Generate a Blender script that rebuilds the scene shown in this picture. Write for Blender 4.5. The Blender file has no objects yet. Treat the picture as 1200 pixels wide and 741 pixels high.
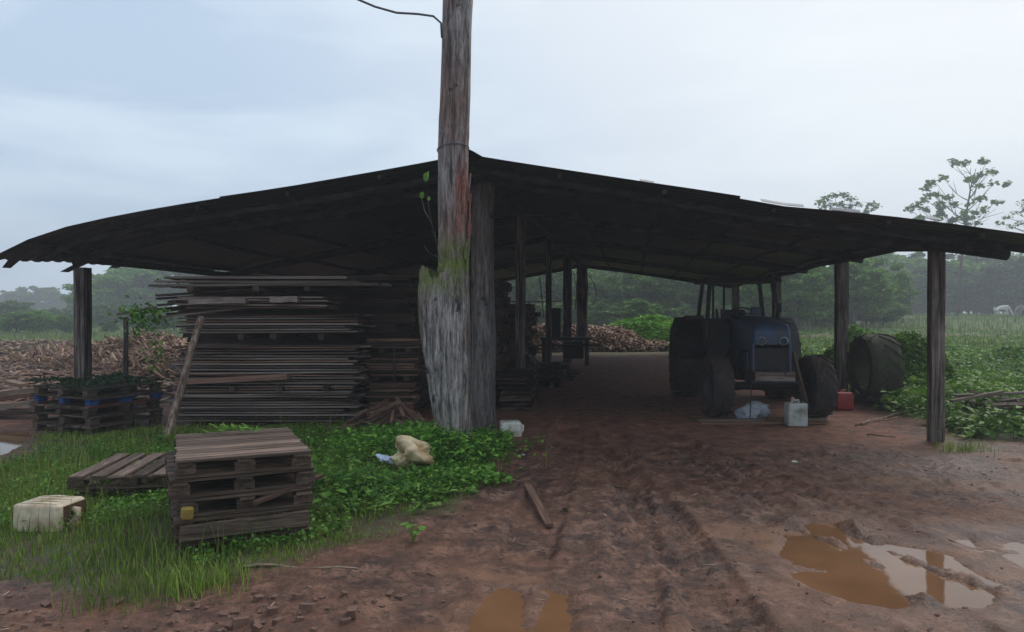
import bpy, bmesh, math, random
import numpy as np
from mathutils import Vector, Matrix, Euler
random.seed(7); RNG = np.random.default_rng(11)
PI = math.pi
S = bpy.context.scene
C = S.collection
# ------------------------------------------------------------------ camera, sky, sun, exposure
CH, F, HY = 1.6, 870.0, 365.0
cam_d = bpy.data.cameras.new('camera'); cam = bpy.data.objects.new('camera', cam_d); C.objects.link(cam)
cam_d.sensor_width = 36; cam_d.lens = F/1200*36; cam_d.clip_end = 1500; cam_d.clip_start = .05
cam.location = (0, 0, CH); cam.rotation_euler = (math.radians(90) - 5.5/F, 0, 0)
S.camera = cam
S.view_settings.view_transform = 'Standard'; S.view_settings.look = 'None'
S.view_settings.exposure = 0.45; S.view_settings.gamma = 1
SUN_AZ, SUN_EL = math.radians(40), math.radians(42)      # azimuth clockwise from +Y (into the picture), behind the clouds on the right
W = bpy.data.worlds.new('World'); S.world = W; W.use_nodes = True
wn, wl = W.node_tree.nodes, W.node_tree.links
wn.clear()
def WN(t, **k):
    n = wn.new(t)
    for a, b in k.items(): setattr(n, a, b)
    return n
out = WN('ShaderNodeOutputWorld')
sky = WN('ShaderNodeTexSky', sky_type='NISHITA', sun_disc=False, sun_elevation=SUN_EL, sun_rotation=SUN_AZ)
sky.air_density = 1.4; sky.dust_density = 3.0
bg1 = WN('ShaderNodeBackground'); bg1.inputs[1].default_value = 0.05
wl.new(sky.outputs[0], bg1.inputs[0])
geo = WN('ShaderNodeTexCoord')
nrm = WN('ShaderNodeVectorMath', operation='NORMALIZE'); wl.new(geo.outputs['Generated'], nrm.inputs[0])
dot = WN('ShaderNodeVectorMath', operation='DOT_PRODUCT'); wl.new(nrm.outputs[0], dot.inputs[0])
dot.inputs[1].default_value = (math.sin(SUN_AZ)*math.cos(SUN_EL), math.cos(SUN_AZ)*math.cos(SUN_EL), math.sin(SUN_EL))
glow = WN('ShaderNodeMapRange', interpolation_type='SMOOTHSTEP'); wl.new(dot.outputs['Value'], glow.inputs[0])
glow.inputs[1].default_value = .5; glow.inputs[2].default_value = 1.0
mp = WN('ShaderNodeMapping'); wl.new(nrm.outputs[0], mp.inputs[0]); mp.inputs['Scale'].default_value = (1.3, 1.3, 5.5)
mp.inputs['Rotation'].default_value = (0.05, -.12, 0)
cl = WN('ShaderNodeTexNoise'); wl.new(mp.outputs[0], cl.inputs['Vector'])
cl.inputs['Scale'].default_value = 2.1; cl.inputs['Detail'].default_value = 5; cl.inputs['Roughness'].default_value = .5; cl.inputs['Distortion'].default_value = .35
cr = WN('ShaderNodeValToRGB'); wl.new(cl.outputs[0], cr.inputs[0])
cr.color_ramp.elements[0].position = .40; cr.color_ramp.elements[0].color = (.41, .52, .665, 1)
cr.color_ramp.elements[1].position = .60; cr.color_ramp.elements[1].color = (.54, .65, .765, 1)
br = WN('ShaderNodeMixRGB'); wl.new(cr.outputs[0], br.inputs[1]); br.inputs[2].default_value = (.80, .82, .83, 1)
gp = WN('ShaderNodeMath', operation='MULTIPLY'); wl.new(glow.outputs[0], gp.inputs[0]); gp.inputs[1].default_value = .8
wl.new(gp.outputs[0], br.inputs[0])
bg2 = WN('ShaderNodeBackground'); bg2.inputs[1].default_value = 1.0; wl.new(br.outputs[0], bg2.inputs[0])
mx = WN('ShaderNodeMixShader'); mx.inputs[0].default_value = .93
wl.new(bg1.outputs[0], mx.inputs[1]); wl.new(bg2.outputs[0], mx.inputs[2]); wl.new(mx.outputs[0], out.inputs[0])
sl = bpy.data.lights.new('sun', 'SUN'); sl.energy = 1.15; sl.angle = math.radians(28); sl.color = (1, .95, .88)
sun = bpy.data.objects.new('sun', sl); C.objects.link(sun)
sun.rotation_euler = Vector((math.sin(SUN_AZ)*math.cos(SUN_EL), math.cos(SUN_AZ)*math.cos(SUN_EL), math.sin(SUN_EL))).to_track_quat('Z', 'Y').to_euler()
HAZE = .0029
# ------------------------------------------------------------------ helpers
def G(px, py, z=0.0):
    D = (CH - z)*F/(py - HY); return Vector(((px-600)/F*D, D, z))
def GH(px, py, dz=0):
    p = G(px, py)
    for _ in range(4): p = G(px, py, float(H(np.array([p.x]), np.array([p.y]))[0]))
    return p + Vector((0, 0, dz))
def P(px, py, D): return Vector(((px-600)/F*D, D, CH + (HY-py)*D/F))
def tag(o, label=None, cat=None, group=None, kind=None):
    if label: o['label'] = label
    if cat: o['category'] = cat
    if group: o['group'] = group
    if kind: o['kind'] = kind
    return o
def empty(name, loc, rz=0, label=None, cat=None, group=None, rot=None):
    o = bpy.data.objects.new(name, None); C.objects.link(o); o.location = loc
    o.rotation_euler = rot if rot else (0, 0, rz); o.empty_display_size = .1
    return tag(o, label, cat, group)
def link(name, me, mat, parent=None, loc=(0,0,0), rot=(0,0,0), sc=(1,1,1)):
    o = bpy.data.objects.new(name, me); C.objects.link(o)
    if mat is not None and not me.materials: me.materials.append(mat)
    o.location = loc; o.rotation_euler = rot; o.scale = sc
    if parent: o.parent = parent
    return o
class MB:
    def __init__(s): s.v = []; s.f = []
    def add(s, v, f):
        n = len(s.v); s.v += [tuple(a) for a in v]; s.f += [tuple(i+n for i in q) for q in f]; return s
    def box(s, c, d, R=None, taper=1.0):
        v = []
        for z in (-.5, .5):
            k = taper if z > 0 else 1
            for x, y in ((-.5,-.5), (.5,-.5), (.5,.5), (-.5,.5)):
                q = Vector((x*d[0]*k, y*d[1]*k, z*d[2]))
                if R is not None: q = R @ q
                v.append(q + Vector(c))
        return s.add(v, [(3,2,1,0), (4,5,6,7), (0,1,5,4), (1,2,6,5), (2,3,7,6), (3,0,4,7)])
    def tube(s, pts, rad, n=8, cap=True):
        pts = [Vector(p) for p in pts]; m = len(pts)
        if not hasattr(rad, '__len__'): rad = [rad]*m
        v = []; up = None
        for i in range(m):
            t = (pts[min(i+1, m-1)] - pts[max(i-1, 0)]).normalized()
            if up is None:
                up = t.orthogonal().normalized()
            up = (up - t*up.dot(t)).normalized(); w = t.cross(up)
            for k in range(n):
                a = 2*PI*k/n; v.append(pts[i] + (up*math.cos(a) + w*math.sin(a))*rad[i])
        f = [(i*n+k, i*n+(k+1) % n, (i+1)*n+(k+1) % n, (i+1)*n+k) for i in range(m-1) for k in range(n)]
        if cap: f += [tuple(range(n-1, -1, -1)), tuple(range((m-1)*n, m*n))]
        return s.add(v, f)
    def mesh(s, name, smooth=False):
        me = bpy.data.meshes.new(name); me.from_pydata(s.v, [], s.f); me.update()
        if smooth: me.polygons.foreach_set('use_smooth', [True]*len(me.polygons))
        return me
    def build(s, name, mat, parent=None, smooth=False, bevel=0, loc=(0,0,0), rot=(0,0,0)):
        me = s.mesh(name, smooth)
        o = link(name, me, mat, parent, loc, rot)
        if bevel:
            b = o.modifiers.new('b', 'BEVEL'); b.width = bevel; b.segments = 2; b.limit_method = 'ANGLE'
        return o
def np_mesh(name, V, Fq, smooth=False):
    """V (n,3); Fq (m,k) constant k"""
    me = bpy.data.meshes.new(name); V = np.asarray(V, dtype=np.float32); Fq = np.asarray(Fq, dtype=np.int32)
    me.vertices.add(len(V)); me.vertices.foreach_set('co', V.ravel())
    m, k = Fq.shape
    me.loops.add(m*k); me.loops.foreach_set('vertex_index', Fq.ravel())
    me.polygons.add(m); me.polygons.foreach_set('loop_start', np.arange(0, m*k, k, dtype=np.int32))
    if smooth: me.polygons.foreach_set('use_smooth', np.ones(m, dtype=bool))
    me.update(calc_edges=True); me.validate(); return me
def _h(ix, iy, s):
    n = (ix.astype(np.int64)*374761393 + iy.astype(np.int64)*668265263 + s*974634777) & 0x7fffffff
    n = ((n ^ (n >> 13))*1274126177) & 0x7fffffff
    return ((n ^ (n >> 16)) & 0xffff)/65535.0
def vn(x, y, s=0):
    x = np.asarray(x, float); y = np.asarray(y, float)
    ix, iy = np.floor(x), np.floor(y); fx, fy = x-ix, y-iy
    fx = fx*fx*(3-2*fx); fy = fy*fy*(3-2*fy)
    a, b, c, d = _h(ix, iy, s), _h(ix+1, iy, s), _h(ix, iy+1, s), _h(ix+1, iy+1, s)
    return (a+(b-a)*fx)*(1-fy) + (c+(d-c)*fx)*fy
def fbm(x, y, o=4, s=0, g=.5):
    t = 0; a = 1; n = 0
    for i in range(o):
        t = t + a*(vn(np.asarray(x)*2**i + 13.7*i, np.asarray(y)*2**i - 7.3*i, s+i) - .5); n += a; a *= g
    return t/n*2          # about -1..1
def sst(a, b, x):
    t = np.clip((x-a)/(b-a), 0, 1); return t*t*(3-2*t)
def poly_sd(px, py, poly):
    """signed distance (negative inside)"""
    d = np.full(px.shape, 1e9); ins = np.zeros(px.shape, bool); n = len(poly)
    for i in range(n):
        ax, ay = poly[i]; bx, by = poly[(i+1) % n]
        ex, ey = bx-ax, by-ay; wx, wy = px-ax, py-ay
        t = np.clip((wx*ex+wy*ey)/(ex*ex+ey*ey+1e-12), 0, 1)
        d = np.minimum(d, np.hypot(wx-ex*t, wy-ey*t))
        c = ((ay <= py) & (by > py)) | ((by <= py) & (ay > py))
        with np.errstate(divide='ignore', invalid='ignore'):
            xi = ax + (py-ay)/(by-ay+1e-15)*ex
        ins ^= c & (px < xi)
    return np.where(ins, -d, d)
def seg_d(px, py, pts):
    """distance to polyline, arc length along it, signed side"""
    best = np.full(px.shape, 1e9); al = np.zeros(px.shape); sg = np.zeros(px.shape); acc = 0
    for (ax, ay), (bx, by) in zip(pts[:-1], pts[1:]):
        ex, ey = bx-ax, by-ay; L = math.hypot(ex, ey); wx, wy = px-ax, py-ay
        t = np.clip((wx*ex+wy*ey)/(L*L), 0, 1); d = np.hypot(wx-ex*t, wy-ey*t); m = d < best
        best = np.where(m, d, best); al = np.where(m, acc+t*L, al); sg = np.where(m, np.sign(wx*ey-wy*ex), sg); acc += L
    return best, al, sg
def gp2(l): return [tuple(G(*p)[:2]) for p in l]
# ------------------------------------------------------------------ materials
def newmat(name):
    m = bpy.data.materials.new(name); m.use_nodes = True; n = m.node_tree.nodes
    return m, n, m.node_tree.links, n['Principled BSDF']
def ramp(n, l, src, stops):
    r = n.new('ShaderNodeValToRGB'); l.new(src, r.inputs[0]); e = r.color_ramp.elements
    while len(e) < len(stops): e.new(.5)
    for k, (p, c) in enumerate(stops): e[k].position = p; e[k].color = (*c, 1)
    return r.outputs[0]
def tex(n, l, vec, scale, detail=5, rough=.55, dist=0, mscale=None):
    t = n.new('ShaderNodeTexNoise'); t.inputs['Scale'].default_value = scale; t.inputs['Detail'].default_value = detail
    t.inputs['Roughness'].default_value = rough; t.inputs['Distortion'].default_value = dist
    if mscale:
        m = n.new('ShaderNodeMapping'); l.new(vec, m.inputs[0]); m.inputs['Scale'].default_value = mscale; vec = m.outputs[0]
    l.new(vec, t.inputs['Vector']); return t.outputs[0]
def mixc(n, l, fac, a, b, mode='MIX'):
    m = n.new('ShaderNodeMixRGB'); m.blend_type = mode
    if isinstance(fac, float): m.inputs[0].default_value = fac
    else: l.new(fac, m.inputs[0])
    for i, q in ((1, a), (2, b)):
        if isinstance(q, tuple): m.inputs[i].default_value = (*q, 1)
        else: l.new(q, m.inputs[i])
    return m.outputs[0]
def bump(n, l, h, bs, strength=.4, dist=.01):
    b = n.new('ShaderNodeBump'); b.inputs['Strength'].default_value = strength; b.inputs['Distance'].default_value = dist
    l.new(h, b.inputs['Height']); l.new(b.outputs[0], bs.inputs['Normal']); return b
def wood(name, dark, mid, light, rough=.8, ms=(.7, 14, 14), var=.6, moss=0, bs_=.35, scale=2.0):
    m, n, l, b = newmat(name)
    tc = n.new('ShaderNodeTexCoord'); oi = n.new('ShaderNodeObjectInfo')
    add = n.new('ShaderNodeVectorMath'); add.operation = 'ADD'; l.new(tc.outputs['Object'], add.inputs[0])
    mul = n.new('ShaderNodeMath'); mul.operation = 'MULTIPLY'; mul.inputs[1].default_value = 37; l.new(oi.outputs['Random'], mul.inputs[0])
    l.new(mul.outputs[0], add.inputs[1])
    g = tex(n, l, add.outputs[0], scale, 6, .65, .3, ms)
    blotch = tex(n, l, add.outputs[0], 2.2, 4, .6)
    c = ramp(n, l, g, [(.39, dark), (.5, mid), (.63, light)])
    c2 = mixc(n, l, ramp(n, l, blotch, [(.35, (0,0,0)), (.65, (1,1,1))]), c, mixc(n, l, .55, c, dark), 'MIX')
    v = n.new('ShaderNodeMapRange'); l.new(oi.outputs['Random'], v.inputs[0]); v.inputs[3].default_value = 1-var*.6; v.inputs[4].default_value = 1+var*.5
    hs = n.new('ShaderNodeHueSaturation'); l.new(c2, hs.inputs['Color']); l.new(v.outputs[0], hs.inputs['Value'])
    col = hs.outputs[0]
    if moss:
        mn = tex(n, l, tc.outputs['Object'], 5, 5, .7)
        col = mixc(n, l, ramp(n, l, mn, [(.62-moss*.3, (0,0,0)), (.75-moss*.3, (1,1,1))]), col, (.035, .055, .015))
    l.new(col, b.inputs['Base Color']); b.inputs['Roughness'].default_value = rough; b.inputs['Specular IOR Level'].default_value = .2
    bump(n, l, g, b, bs_, .01); return m
def plain(name, col, rough=.6, metal=0, dirt=None, ds=6, amt=.5, bumpd=.003, spec=.5):
    m, n, l, b = newmat(name)
    tc = n.new('ShaderNodeTexCoord')
    t = tex(n, l, tc.outputs['Object'], ds, 6, .65)
    dc = dirt or tuple(c*.55 for c in col)
    f = ramp(n, l, t, [(.62-amt*.35, (0,0,0)), (.8-amt*.2, (1,1,1))])
    l.new(mixc(n, l, f, col, dc), b.inputs['Base Color'])
    b.inputs['Roughness'].default_value = rough; b.inputs['Metallic'].default_value = metal
    b.inputs['Specular IOR Level'].default_value = spec
    t2 = tex(n, l, tc.outputs['Object'], ds*4, 4, .6); bump(n, l, t2, b, .3, bumpd); return m
def leafmat(name, c1, c2, c3, trans=.3, rough=.55):
    m, n, l, b = newmat(name)
    g = n.new('ShaderNodeNewGeometry'); oi = n.new('ShaderNodeObjectInfo')
    c = ramp(n, l, g.outputs['Random Per Island'], [(0, c1), (.55, c2), (1, c3)])
    tn = tex(n, l, g.outputs['Position'], .35, 3, .5)
    c = mixc(n, l, ramp(n, l, tn, [(.35, (.62,.62,.62)), (.65, (1.2,1.2,1.1))]), c, c)
    mm = n.new('ShaderNodeMixRGB'); mm.blend_type = 'MULTIPLY'; mm.inputs[0].default_value = 1
    l.new(c, mm.inputs[1]); l.new(ramp(n, l, tn, [(.35, (.6,.66,.62)), (.65, (1.0,1.0,.82))]), mm.inputs[2])
    hs = n.new('ShaderNodeHueSaturation'); l.new(mm.outputs[0], hs.inputs['Color'])
    v = n.new('ShaderNodeMapRange'); l.new(oi.outputs['Random'], v.inputs[0]); v.inputs[3].default_value = .8; v.inputs[4].default_value = 1.25; l.new(v.outputs[0], hs.inputs['Value'])
    l.new(hs.outputs[0], b.inputs['Base Color']); b.inputs['Roughness'].default_value = rough; b.inputs['Specular IOR Level'].default_value = .2
    tr = n.new('ShaderNodeBsdfTranslucent'); l.new(hs.outputs[0], tr.inputs[0])
    ms = n.new('ShaderNodeMixShader'); ms.inputs[0].default_value = trans
    l.new(b.outputs[0], ms.inputs[1]); l.new(tr.outputs[0], ms.inputs[2]); l.new(ms.outputs[0], n['Material Output'].inputs[0]); return m
M = {}
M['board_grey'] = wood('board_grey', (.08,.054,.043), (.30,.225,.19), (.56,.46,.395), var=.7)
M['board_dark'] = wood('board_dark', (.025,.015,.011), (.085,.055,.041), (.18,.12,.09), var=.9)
M['board_red'] = wood('board_red', (.09,.045,.03), (.24,.13,.09), (.42,.25,.18), var=.9)
M['board_pale'] = wood('board_pale', (.12,.085,.06), (.24,.17,.12), (.42,.32,.23), var=.6)
M['pallet'] = wood('pallet_wood', (.03,.019,.013), (.12,.08,.058), (.26,.18,.135), var=.7, moss=.25)
M['pallet_top'] = wood('pallet_slat_wood', (.06,.036,.027), (.21,.14,.108), (.38,.275,.22), var=.8, moss=.12, ms=(.5, 9, 9))
M['blue_paint'] = wood('blue_painted_wood', (.01,.03,.08), (.02,.07,.22), (.05,.13,.3), var=.3)
M['red_paint'] = wood('red_painted_wood', (.08,.02,.015), (.2,.045,.035), (.3,.1,.08), var=.3)
M['post'] = wood('post_wood', (.03,.022,.018), (.13,.10,.085), (.30,.24,.205), ms=(14, 14, .7), var=.3, bs_=.7)
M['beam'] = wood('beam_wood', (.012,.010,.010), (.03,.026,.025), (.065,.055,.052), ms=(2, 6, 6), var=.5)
M['bark'] = wood('bark', (.03,.025,.02), (.09,.075,.06), (.2,.17,.14), ms=(8, 8, 1.5), var=.3)
M['leaning'] = wood('barked_pole', (.10,.06,.045), (.36,.24,.17), (.66,.52,.41), ms=(9, 9, 1.6), var=.1, scale=3)
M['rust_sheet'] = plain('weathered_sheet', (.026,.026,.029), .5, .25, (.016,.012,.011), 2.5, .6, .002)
M['tyre'] = plain('tyre_rubber', (.018,.018,.019), .8, 0, (.075,.045,.032), 5, .75)
M['tyre_mossy'] = plain('mossy_tyre_rubber', (.045,.034,.022), .9, 0, (.035,.045,.015), 5, .7)
M['rim'] = plain('rim_paint', (.05,.05,.055), .6, .2, (.05,.025,.018), 8, .6)
M['blue'] = plain('faded_blue_paint', (.03,.085,.19), .45, 0, (.06,.055,.055), 5, .8)
M['black'] = plain('black_metal', (.014,.014,.015), .6, .1, (.03,.02,.017), 9, .5)
M['engine'] = plain('engine_metal', (.03,.028,.028), .65, .3, (.04,.025,.018), 9, .6)
M['can_white'] = plain('white_plastic', (.62,.60,.50), .45, 0, (.30,.22,.14), 6, .45)
M['can_grey'] = plain('greyish_plastic', (.45,.46,.42), .5, 0, (.22,.18,.13), 6, .5)
M['can_cream'] = plain('cream_plastic', (.74,.62,.44), .5, 0, (.38,.25,.15), 6, .8)
M['sack'] = plain('cream_sheeting', (.78,.60,.36), .6, 0, (.32,.16,.07), 4, .7)
M['can_red'] = plain('red_plastic', (.35,.02,.02), .45, 0, (.15,.02,.015), 6, .4)
M['yellow'] = plain('yellow_plastic', (.33,.22,.04), .5, 0, (.2,.11,.03), 8, .4)
M['bag'] = plain('plastic_bag', (.36,.38,.42), .4, 0, (.2,.18,.16), 9, .5)
M['bluewhite'] = plain('thin_plastic', (.55,.63,.78), .4, 0, (.4,.42,.45), 9, .4)
M['wire'] = plain('wire_black', (.02,.02,.02), .6)
M['cable'] = plain('cable_grey', (.10,.10,.11), .7)
M['label'] = plain('label_print', (.18,.26,.24), .6)
M['horse_white'] = plain('white_hide', (.62,.58,.55), .8, 0, (.42,.37,.33), 4, .4)
M['horse_grey'] = plain('grey_hide', (.2,.19,.19), .8, 0, (.12,.11,.11), 4, .4)
M['wall'] = plain('pale_wall', (.4,.4,.39), .8); M['roofred'] = plain('red_roof', (.22,.08,.06), .8); M['glass'] = plain('dark_glass', (.03,.035,.04), .15)
M['brick'] = plain('broken_brick', (.16,.082,.055), .85, 0, (.10,.055,.04), 12, .5)
M['grass'] = leafmat('grass_blades', (.09,.17,.018), (.19,.31,.035), (.42,.44,.13), .35)
M['weed'] = leafmat('weed_leaves', (.05,.15,.02), (.14,.32,.04), (.32,.52,.10), .3, .45)
M['weed_r'] = leafmat('undergrowth_leaves', (.06,.15,.02), (.13,.26,.035), (.28,.38,.08), .3)
M['sprout'] = leafmat('sprout_leaves', (.16,.34,.05), (.22,.42,.07), (.3,.5,.1), .4)
M['tree_a'] = leafmat('tree_leaves', (.055,.135,.028), (.11,.215,.045), (.19,.30,.065), .35)
M['tree_b'] = leafmat('bright_tree_leaves', (.07,.20,.03), (.16,.33,.05), (.25,.43,.08), .4)
M['tree_dark'] = leafmat('dark_leaves', (.012,.035,.012), (.022,.055,.018), (.04,.08,.025), .2)
# chips: per island
def chipmat(name, a, b_, c):
    m, n, l, b = newmat(name); g = n.new('ShaderNodeNewGeometry')
    l.new(ramp(n, l, g.outputs['Random Per Island'], [(0, a), (.5, b_), (1, c)]), b.inputs['Base Color']); b.inputs['Roughness'].default_value = .8; return m
M['chips'] = chipmat('offcut_wood', (.06,.028,.017), (.20,.105,.062), (.44,.28,.18))
M['chips_grey'] = chipmat('grey_offcut_wood', (.05,.024,.016), (.15,.08,.05), (.36,.22,.14))
# muddy water
m, n, l, b = newmat('muddy_water'); M['water'] = m
g = n.new('ShaderNodeNewGeometry'); t = tex(n, l, g.outputs['Position'], 1.6, 3, .5)
l.new(ramp(n, l, t, [(.35, (.15,.072,.034)), (.65, (.21,.105,.052))]), b.inputs['Base Color']); b.inputs['Roughness'].default_value = .045; b.inputs['IOR'].default_value = 1.33
t = tex(n, l, g.outputs['Position'], 9, 2, .5); bump(n, l, t, b, .10, .004)
# ground
m, n, l, b = newmat('muddy_ground'); M['ground'] = m
g = n.new('ShaderNodeNewGeometry'); pos = g.outputs['Position']
big = tex(n, l, pos, .8, 5, .6, .4); mid = tex(n, l, pos, 5, 6, .65, .3); fin = tex(n, l, pos, 38, 5, .7)
c = ramp(n, l, mid, [(.38, (.045,.017,.010)), (.5, (.125,.054,.034)), (.63, (.235,.122,.08))])
c = mixc(n, l, ramp(n, l, tex(n, l, pos, 22, 6, .75, .5), [(.40, (1,1,1)), (.52, (0,0,0))]), c, (.026,.013,.010))
c = mixc(n, l, ramp(n, l, tex(n, l, pos, 60, 3, .6), [(.64, (0,0,0)), (.72, (.5,.5,.5))]), c, (.17,.12,.10))
c = mixc(n, l, ramp(n, l, big, [(.42, (0,0,0)), (.68, (.6,.6,.6))]), c, mixc(n, l, mid, (.12,.045,.022), (.26,.11,.055)))
def attr(nm):
    a = n.new('ShaderNodeAttribute'); a.attribute_name = nm; return a.outputs['Fac']
c = mixc(n, l, attr('clay'), c, mixc(n, l, mid, (.12,.05,.026), (.28,.13,.065)))
c = mixc(n, l, attr('dry'), c, ramp(n, l, mid, [(.38, (.15,.058,.034)), (.62, (.32,.135,.085))]))
gr = ramp(n, l, mid, [(.40, (.07,.040,.020)), (.60, (.085,.085,.028))])
c = mixc(n, l, attr('green'), c, gr)
fg = ramp(n, l, mid, [(.3, (.055,.10,.02)), (.7, (.12,.17,.045))])
c = mixc(n, l, attr('field'), c, fg)
l.new(c, b.inputs['Base Color'])
rg = n.new('ShaderNodeMapRange'); l.new(attr('wet'), rg.inputs[0]); rg.inputs[3].default_value = .85; rg.inputs[4].default_value = .28
rn = n.new('ShaderNodeMath'); rn.operation = 'MULTIPLY_ADD'; l.new(mid, rn.inputs[0]); rn.inputs[1].default_value = .35; l.new(rg.outputs[0], rn.inputs[2])
rs = n.new('ShaderNodeMath'); rs.operation = 'SUBTRACT'; l.new(rn.outputs[0], rs.inputs[0]); rs.inputs[1].default_value = .12
l.new(rs.outputs[0], b.inputs['Roughness']); b.inputs['Specular IOR Level'].default_value = .35
b2 = bump(n, l, fin, b, .9, .02); b1 = n.new('ShaderNodeBump'); b1.inputs['Strength'].default_value = .6; b1.inputs['Distance'].default_value = .04; l.new(mid, b1.inputs['Height']); l.new(b1.outputs[0], b2.inputs['Normal'])
# ------------------------------------------------------------------ ground
AX = Vector((.158, .987, 0)); PX = Vector((.987, -.158, 0)); P0 = Vector((-.36, 9.9, 0))
def SH(L, A, z=0): q = P0 + PX*L + AX*A; return Vector((q.x, q.y, z))
PUD = [gp2([(918,635),(930,618),(945,611),(988,606),(1026,629),(1070,637),(1110,646),(1151,671),(1183,684),(1151,705),(1116,704),(1081,696),(1048,705),(997,698),(950,684),(928,668),(925,650)]),
       gp2([(1118,626),(1140,620),(1158,634),(1156,650),(1138,645)]), gp2([(1162,632),(1200,626),(1260,640),(1250,668),(1195,664),(1170,648)]),
       gp2([(536,800),(556,720),(575,692),(590,684),(606,690),(604,741),(592,800)]), gp2([(624,800),(632,735),(637,700),(644,686),(667,692),(664,741),(650,800)]),
       gp2([(-60,520),(-20,505),(33,504),(26,516),(0,530),(-50,545)])]
WBOX = []
for grp in ((0, 1, 2), (3, 4), (5,)):
    a_ = np.array([q for k in grp for q in PUD[k]]); WBOX.append((a_[:, 0].min()-.06, a_[:, 0].max()+.06, a_[:, 1].min()-.06, a_[:, 1].max()+.06))
RIDGE = [gp2([(925,612),(980,632),(1038,664)]), gp2([(978,606),(1030,637),(1070,651),(1110,668),(1176,688)]), gp2([(940,661),(962,664)]), gp2([(1037,682),(1081,699)])]
TRACK = gp2([(668,500),(700,530),(752,580),(800,640),(868,745)]); TRACK2 = gp2([(760,500),(830,540),(925,610),(1060,690),(1150,760)]); TRACK3 = gp2([(575,800),(598,700),(632,610),(660,540),(672,480)]); TRACK5 = gp2([(715,470),(720,510),(738,570),(745,640),(735,760)]); TRACK4 = gp2([(800,520),(900,560),(1010,605),(1240,700)])
GRASS = gp2([(-500,690),(0,693),(60,700),(130,704),(200,694),(280,672),(350,660),(420,643),(480,622),(540,602),(574,575),(590,538),(584,508),(556,497),(380,494),(200,500),(110,500),(45,505),(30,530),(-120,560),(-500,560)])
def ground_parts(x, y):
    x = np.asarray(x, float); y = np.asarray(y, float)
    dx, dy = x-P0.x, y-P0.y; L = dx*PX.x+dy*PX.y; A = dx*AX.x+dy*AX.y
    shed = sst(-1.2, .6, A)*sst(-23, -20, -A)*sst(-6.2, -5.3, L)*sst(-5.9, -5.0, -L)
    green = sst(.10, -.14, poly_sd(x, y, GRASS) + .30*fbm(x*2.0, y*2.0, 4, 5))
    # right-hand undergrowth beyond the posts
    eR = L - (5.75 + 1.0*fbm(x*.35, y*.35, 3, 8)) ; under = sst(-.1, .5, eR)*sst(8.3, 9.7, y + .9*fbm(x*.8, y*.8, 3, 9))
    field = np.maximum(sst(28, 34, y)*sst(2, 6, x-.02*y*0), under) * (1-.9*sst(.28,.10,np.abs(y-40-.06*x)/7)*sst(6,9,x))
    fieldL = sst(24, 34, y+2*fbm(x*.2, y*.2, 2, 4)); field = np.maximum(field, fieldL*(1-.85*sst(2.6, .5, np.abs(y-40-.06*x))))
    return L, A, shed, green, under, field
def H(x, y, fine=True):
    x = np.asarray(x, float); y = np.asarray(y, float); L, A, shed, green, under, field = ground_parts(x, y)
    mud = (1-shed)*(1-green*.7)*(1-np.clip(field, 0, 1))
    z = .05*fbm(x*.35, y*.35, 3, 1)*(1-shed*.8) + .016*fbm(x*1.5, y*1.5, 3, 2)
    z = z + 1.05*sst(25, 88, y)*sst(0, 30, x) + .35*fbm(x*.06, y*.06, 3, 3)*sst(20, 45, y)
    near = sst(13, 9, y)
    z = z + sst(16, 11, y)*mud*.0
    if fine:
        r = 1-np.abs(fbm(x*3.2, y*3.6, 4, 21, .55))
        z = z + mud*near*(.026*(r-.75) + .014*fbm(x*9, y*15, 3, 31, .6) + .010*fbm(x*26, y*26, 2, 33))
        cl_ = np.clip(fbm(x*7, y*8, 2, 41)-.15, 0, 1); z = z + mud*near*.035*cl_*sst(0, .4, fbm(x*.9, y*.9, 2, 42)+.1)
        z = z + green*.04*fbm(x*2.5, y*2.5, 3, 51)
    for T, w, dep, per in ((TRACK, .20, .055, .125), (TRACK2, .2, .035, .13), (TRACK3, .19, .05, .12), (TRACK4, .16, .025, .13), (TRACK5, .17, .035, .12)):
        d, s, sg = seg_d(x, y, T)
        z = z - dep*sst(w*1.15, w*.8, d)*near + .026*np.exp(-((d-w*1.25)/.06)**2)*near*(.6+.6*fbm(x*5, y*5, 2, 61))
        if fine:
            k = sst(w, w*.85, d)*near*sst(-.35, .15, fbm(x*1.3, y*1.3, 2, 71))
            ph = s/per + np.where(sg > 0, .5, 0) + d/w*.55
            z = z + .026*k*sst(-.15, .45, np.sin(2*PI*ph))*sst(.02, .05, d)
    # puddles
    jit = .07*fbm(x*5, y*5, 4, 81, .6); jit2 = .16*fbm(x*6, y*6, 3, 83, .6)+.05
    sds = [poly_sd(x, y, p) + (jit, jit2, jit2, jit*.6, jit*.6, jit)[i] for i, p in enumerate(PUD)]
    sm = np.min(sds, 0)
    for (x0, x1, y0, y1) in WBOX:
        bd = np.maximum(np.maximum(x0-x, x-x1), np.maximum(y0-y, y-y1)); sm = np.where(bd < .25, np.minimum(sm, .4), sm)
    keep = sst(.6, .1, sm); z = z*(1-keep) + (-.014 + .18*(z+.016))*keep
    z = np.where((sm > .02) & (sm < .5), np.maximum(z, -.024+.006*fbm(x*9, y*9, 2, 77)), z)
    for i, sd in enumerate(sds): z = z - (.058 if i not in (1, 2) else .032)*sst(.10, -.11, sd)
    for i, R_ in enumerate(RIDGE):
        d, s, sg = seg_d(x, y, R_); w = .055+.02*fbm(x*7, y*7, 2, 91)
        rg = 1-np.abs(fbm(x*12, y*12, 3, 97)); z = z + (.058+.05*fbm(x*4, y*4, 3, 96))*np.exp(-(d/(w*1.25))**2)*(.55+.45*rg+.5*fbm(x*14, y*14, 3, 95)) 
    return z
def gz(x, y): return float(H(np.array([x]), np.array([y]), False)[0])
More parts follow.
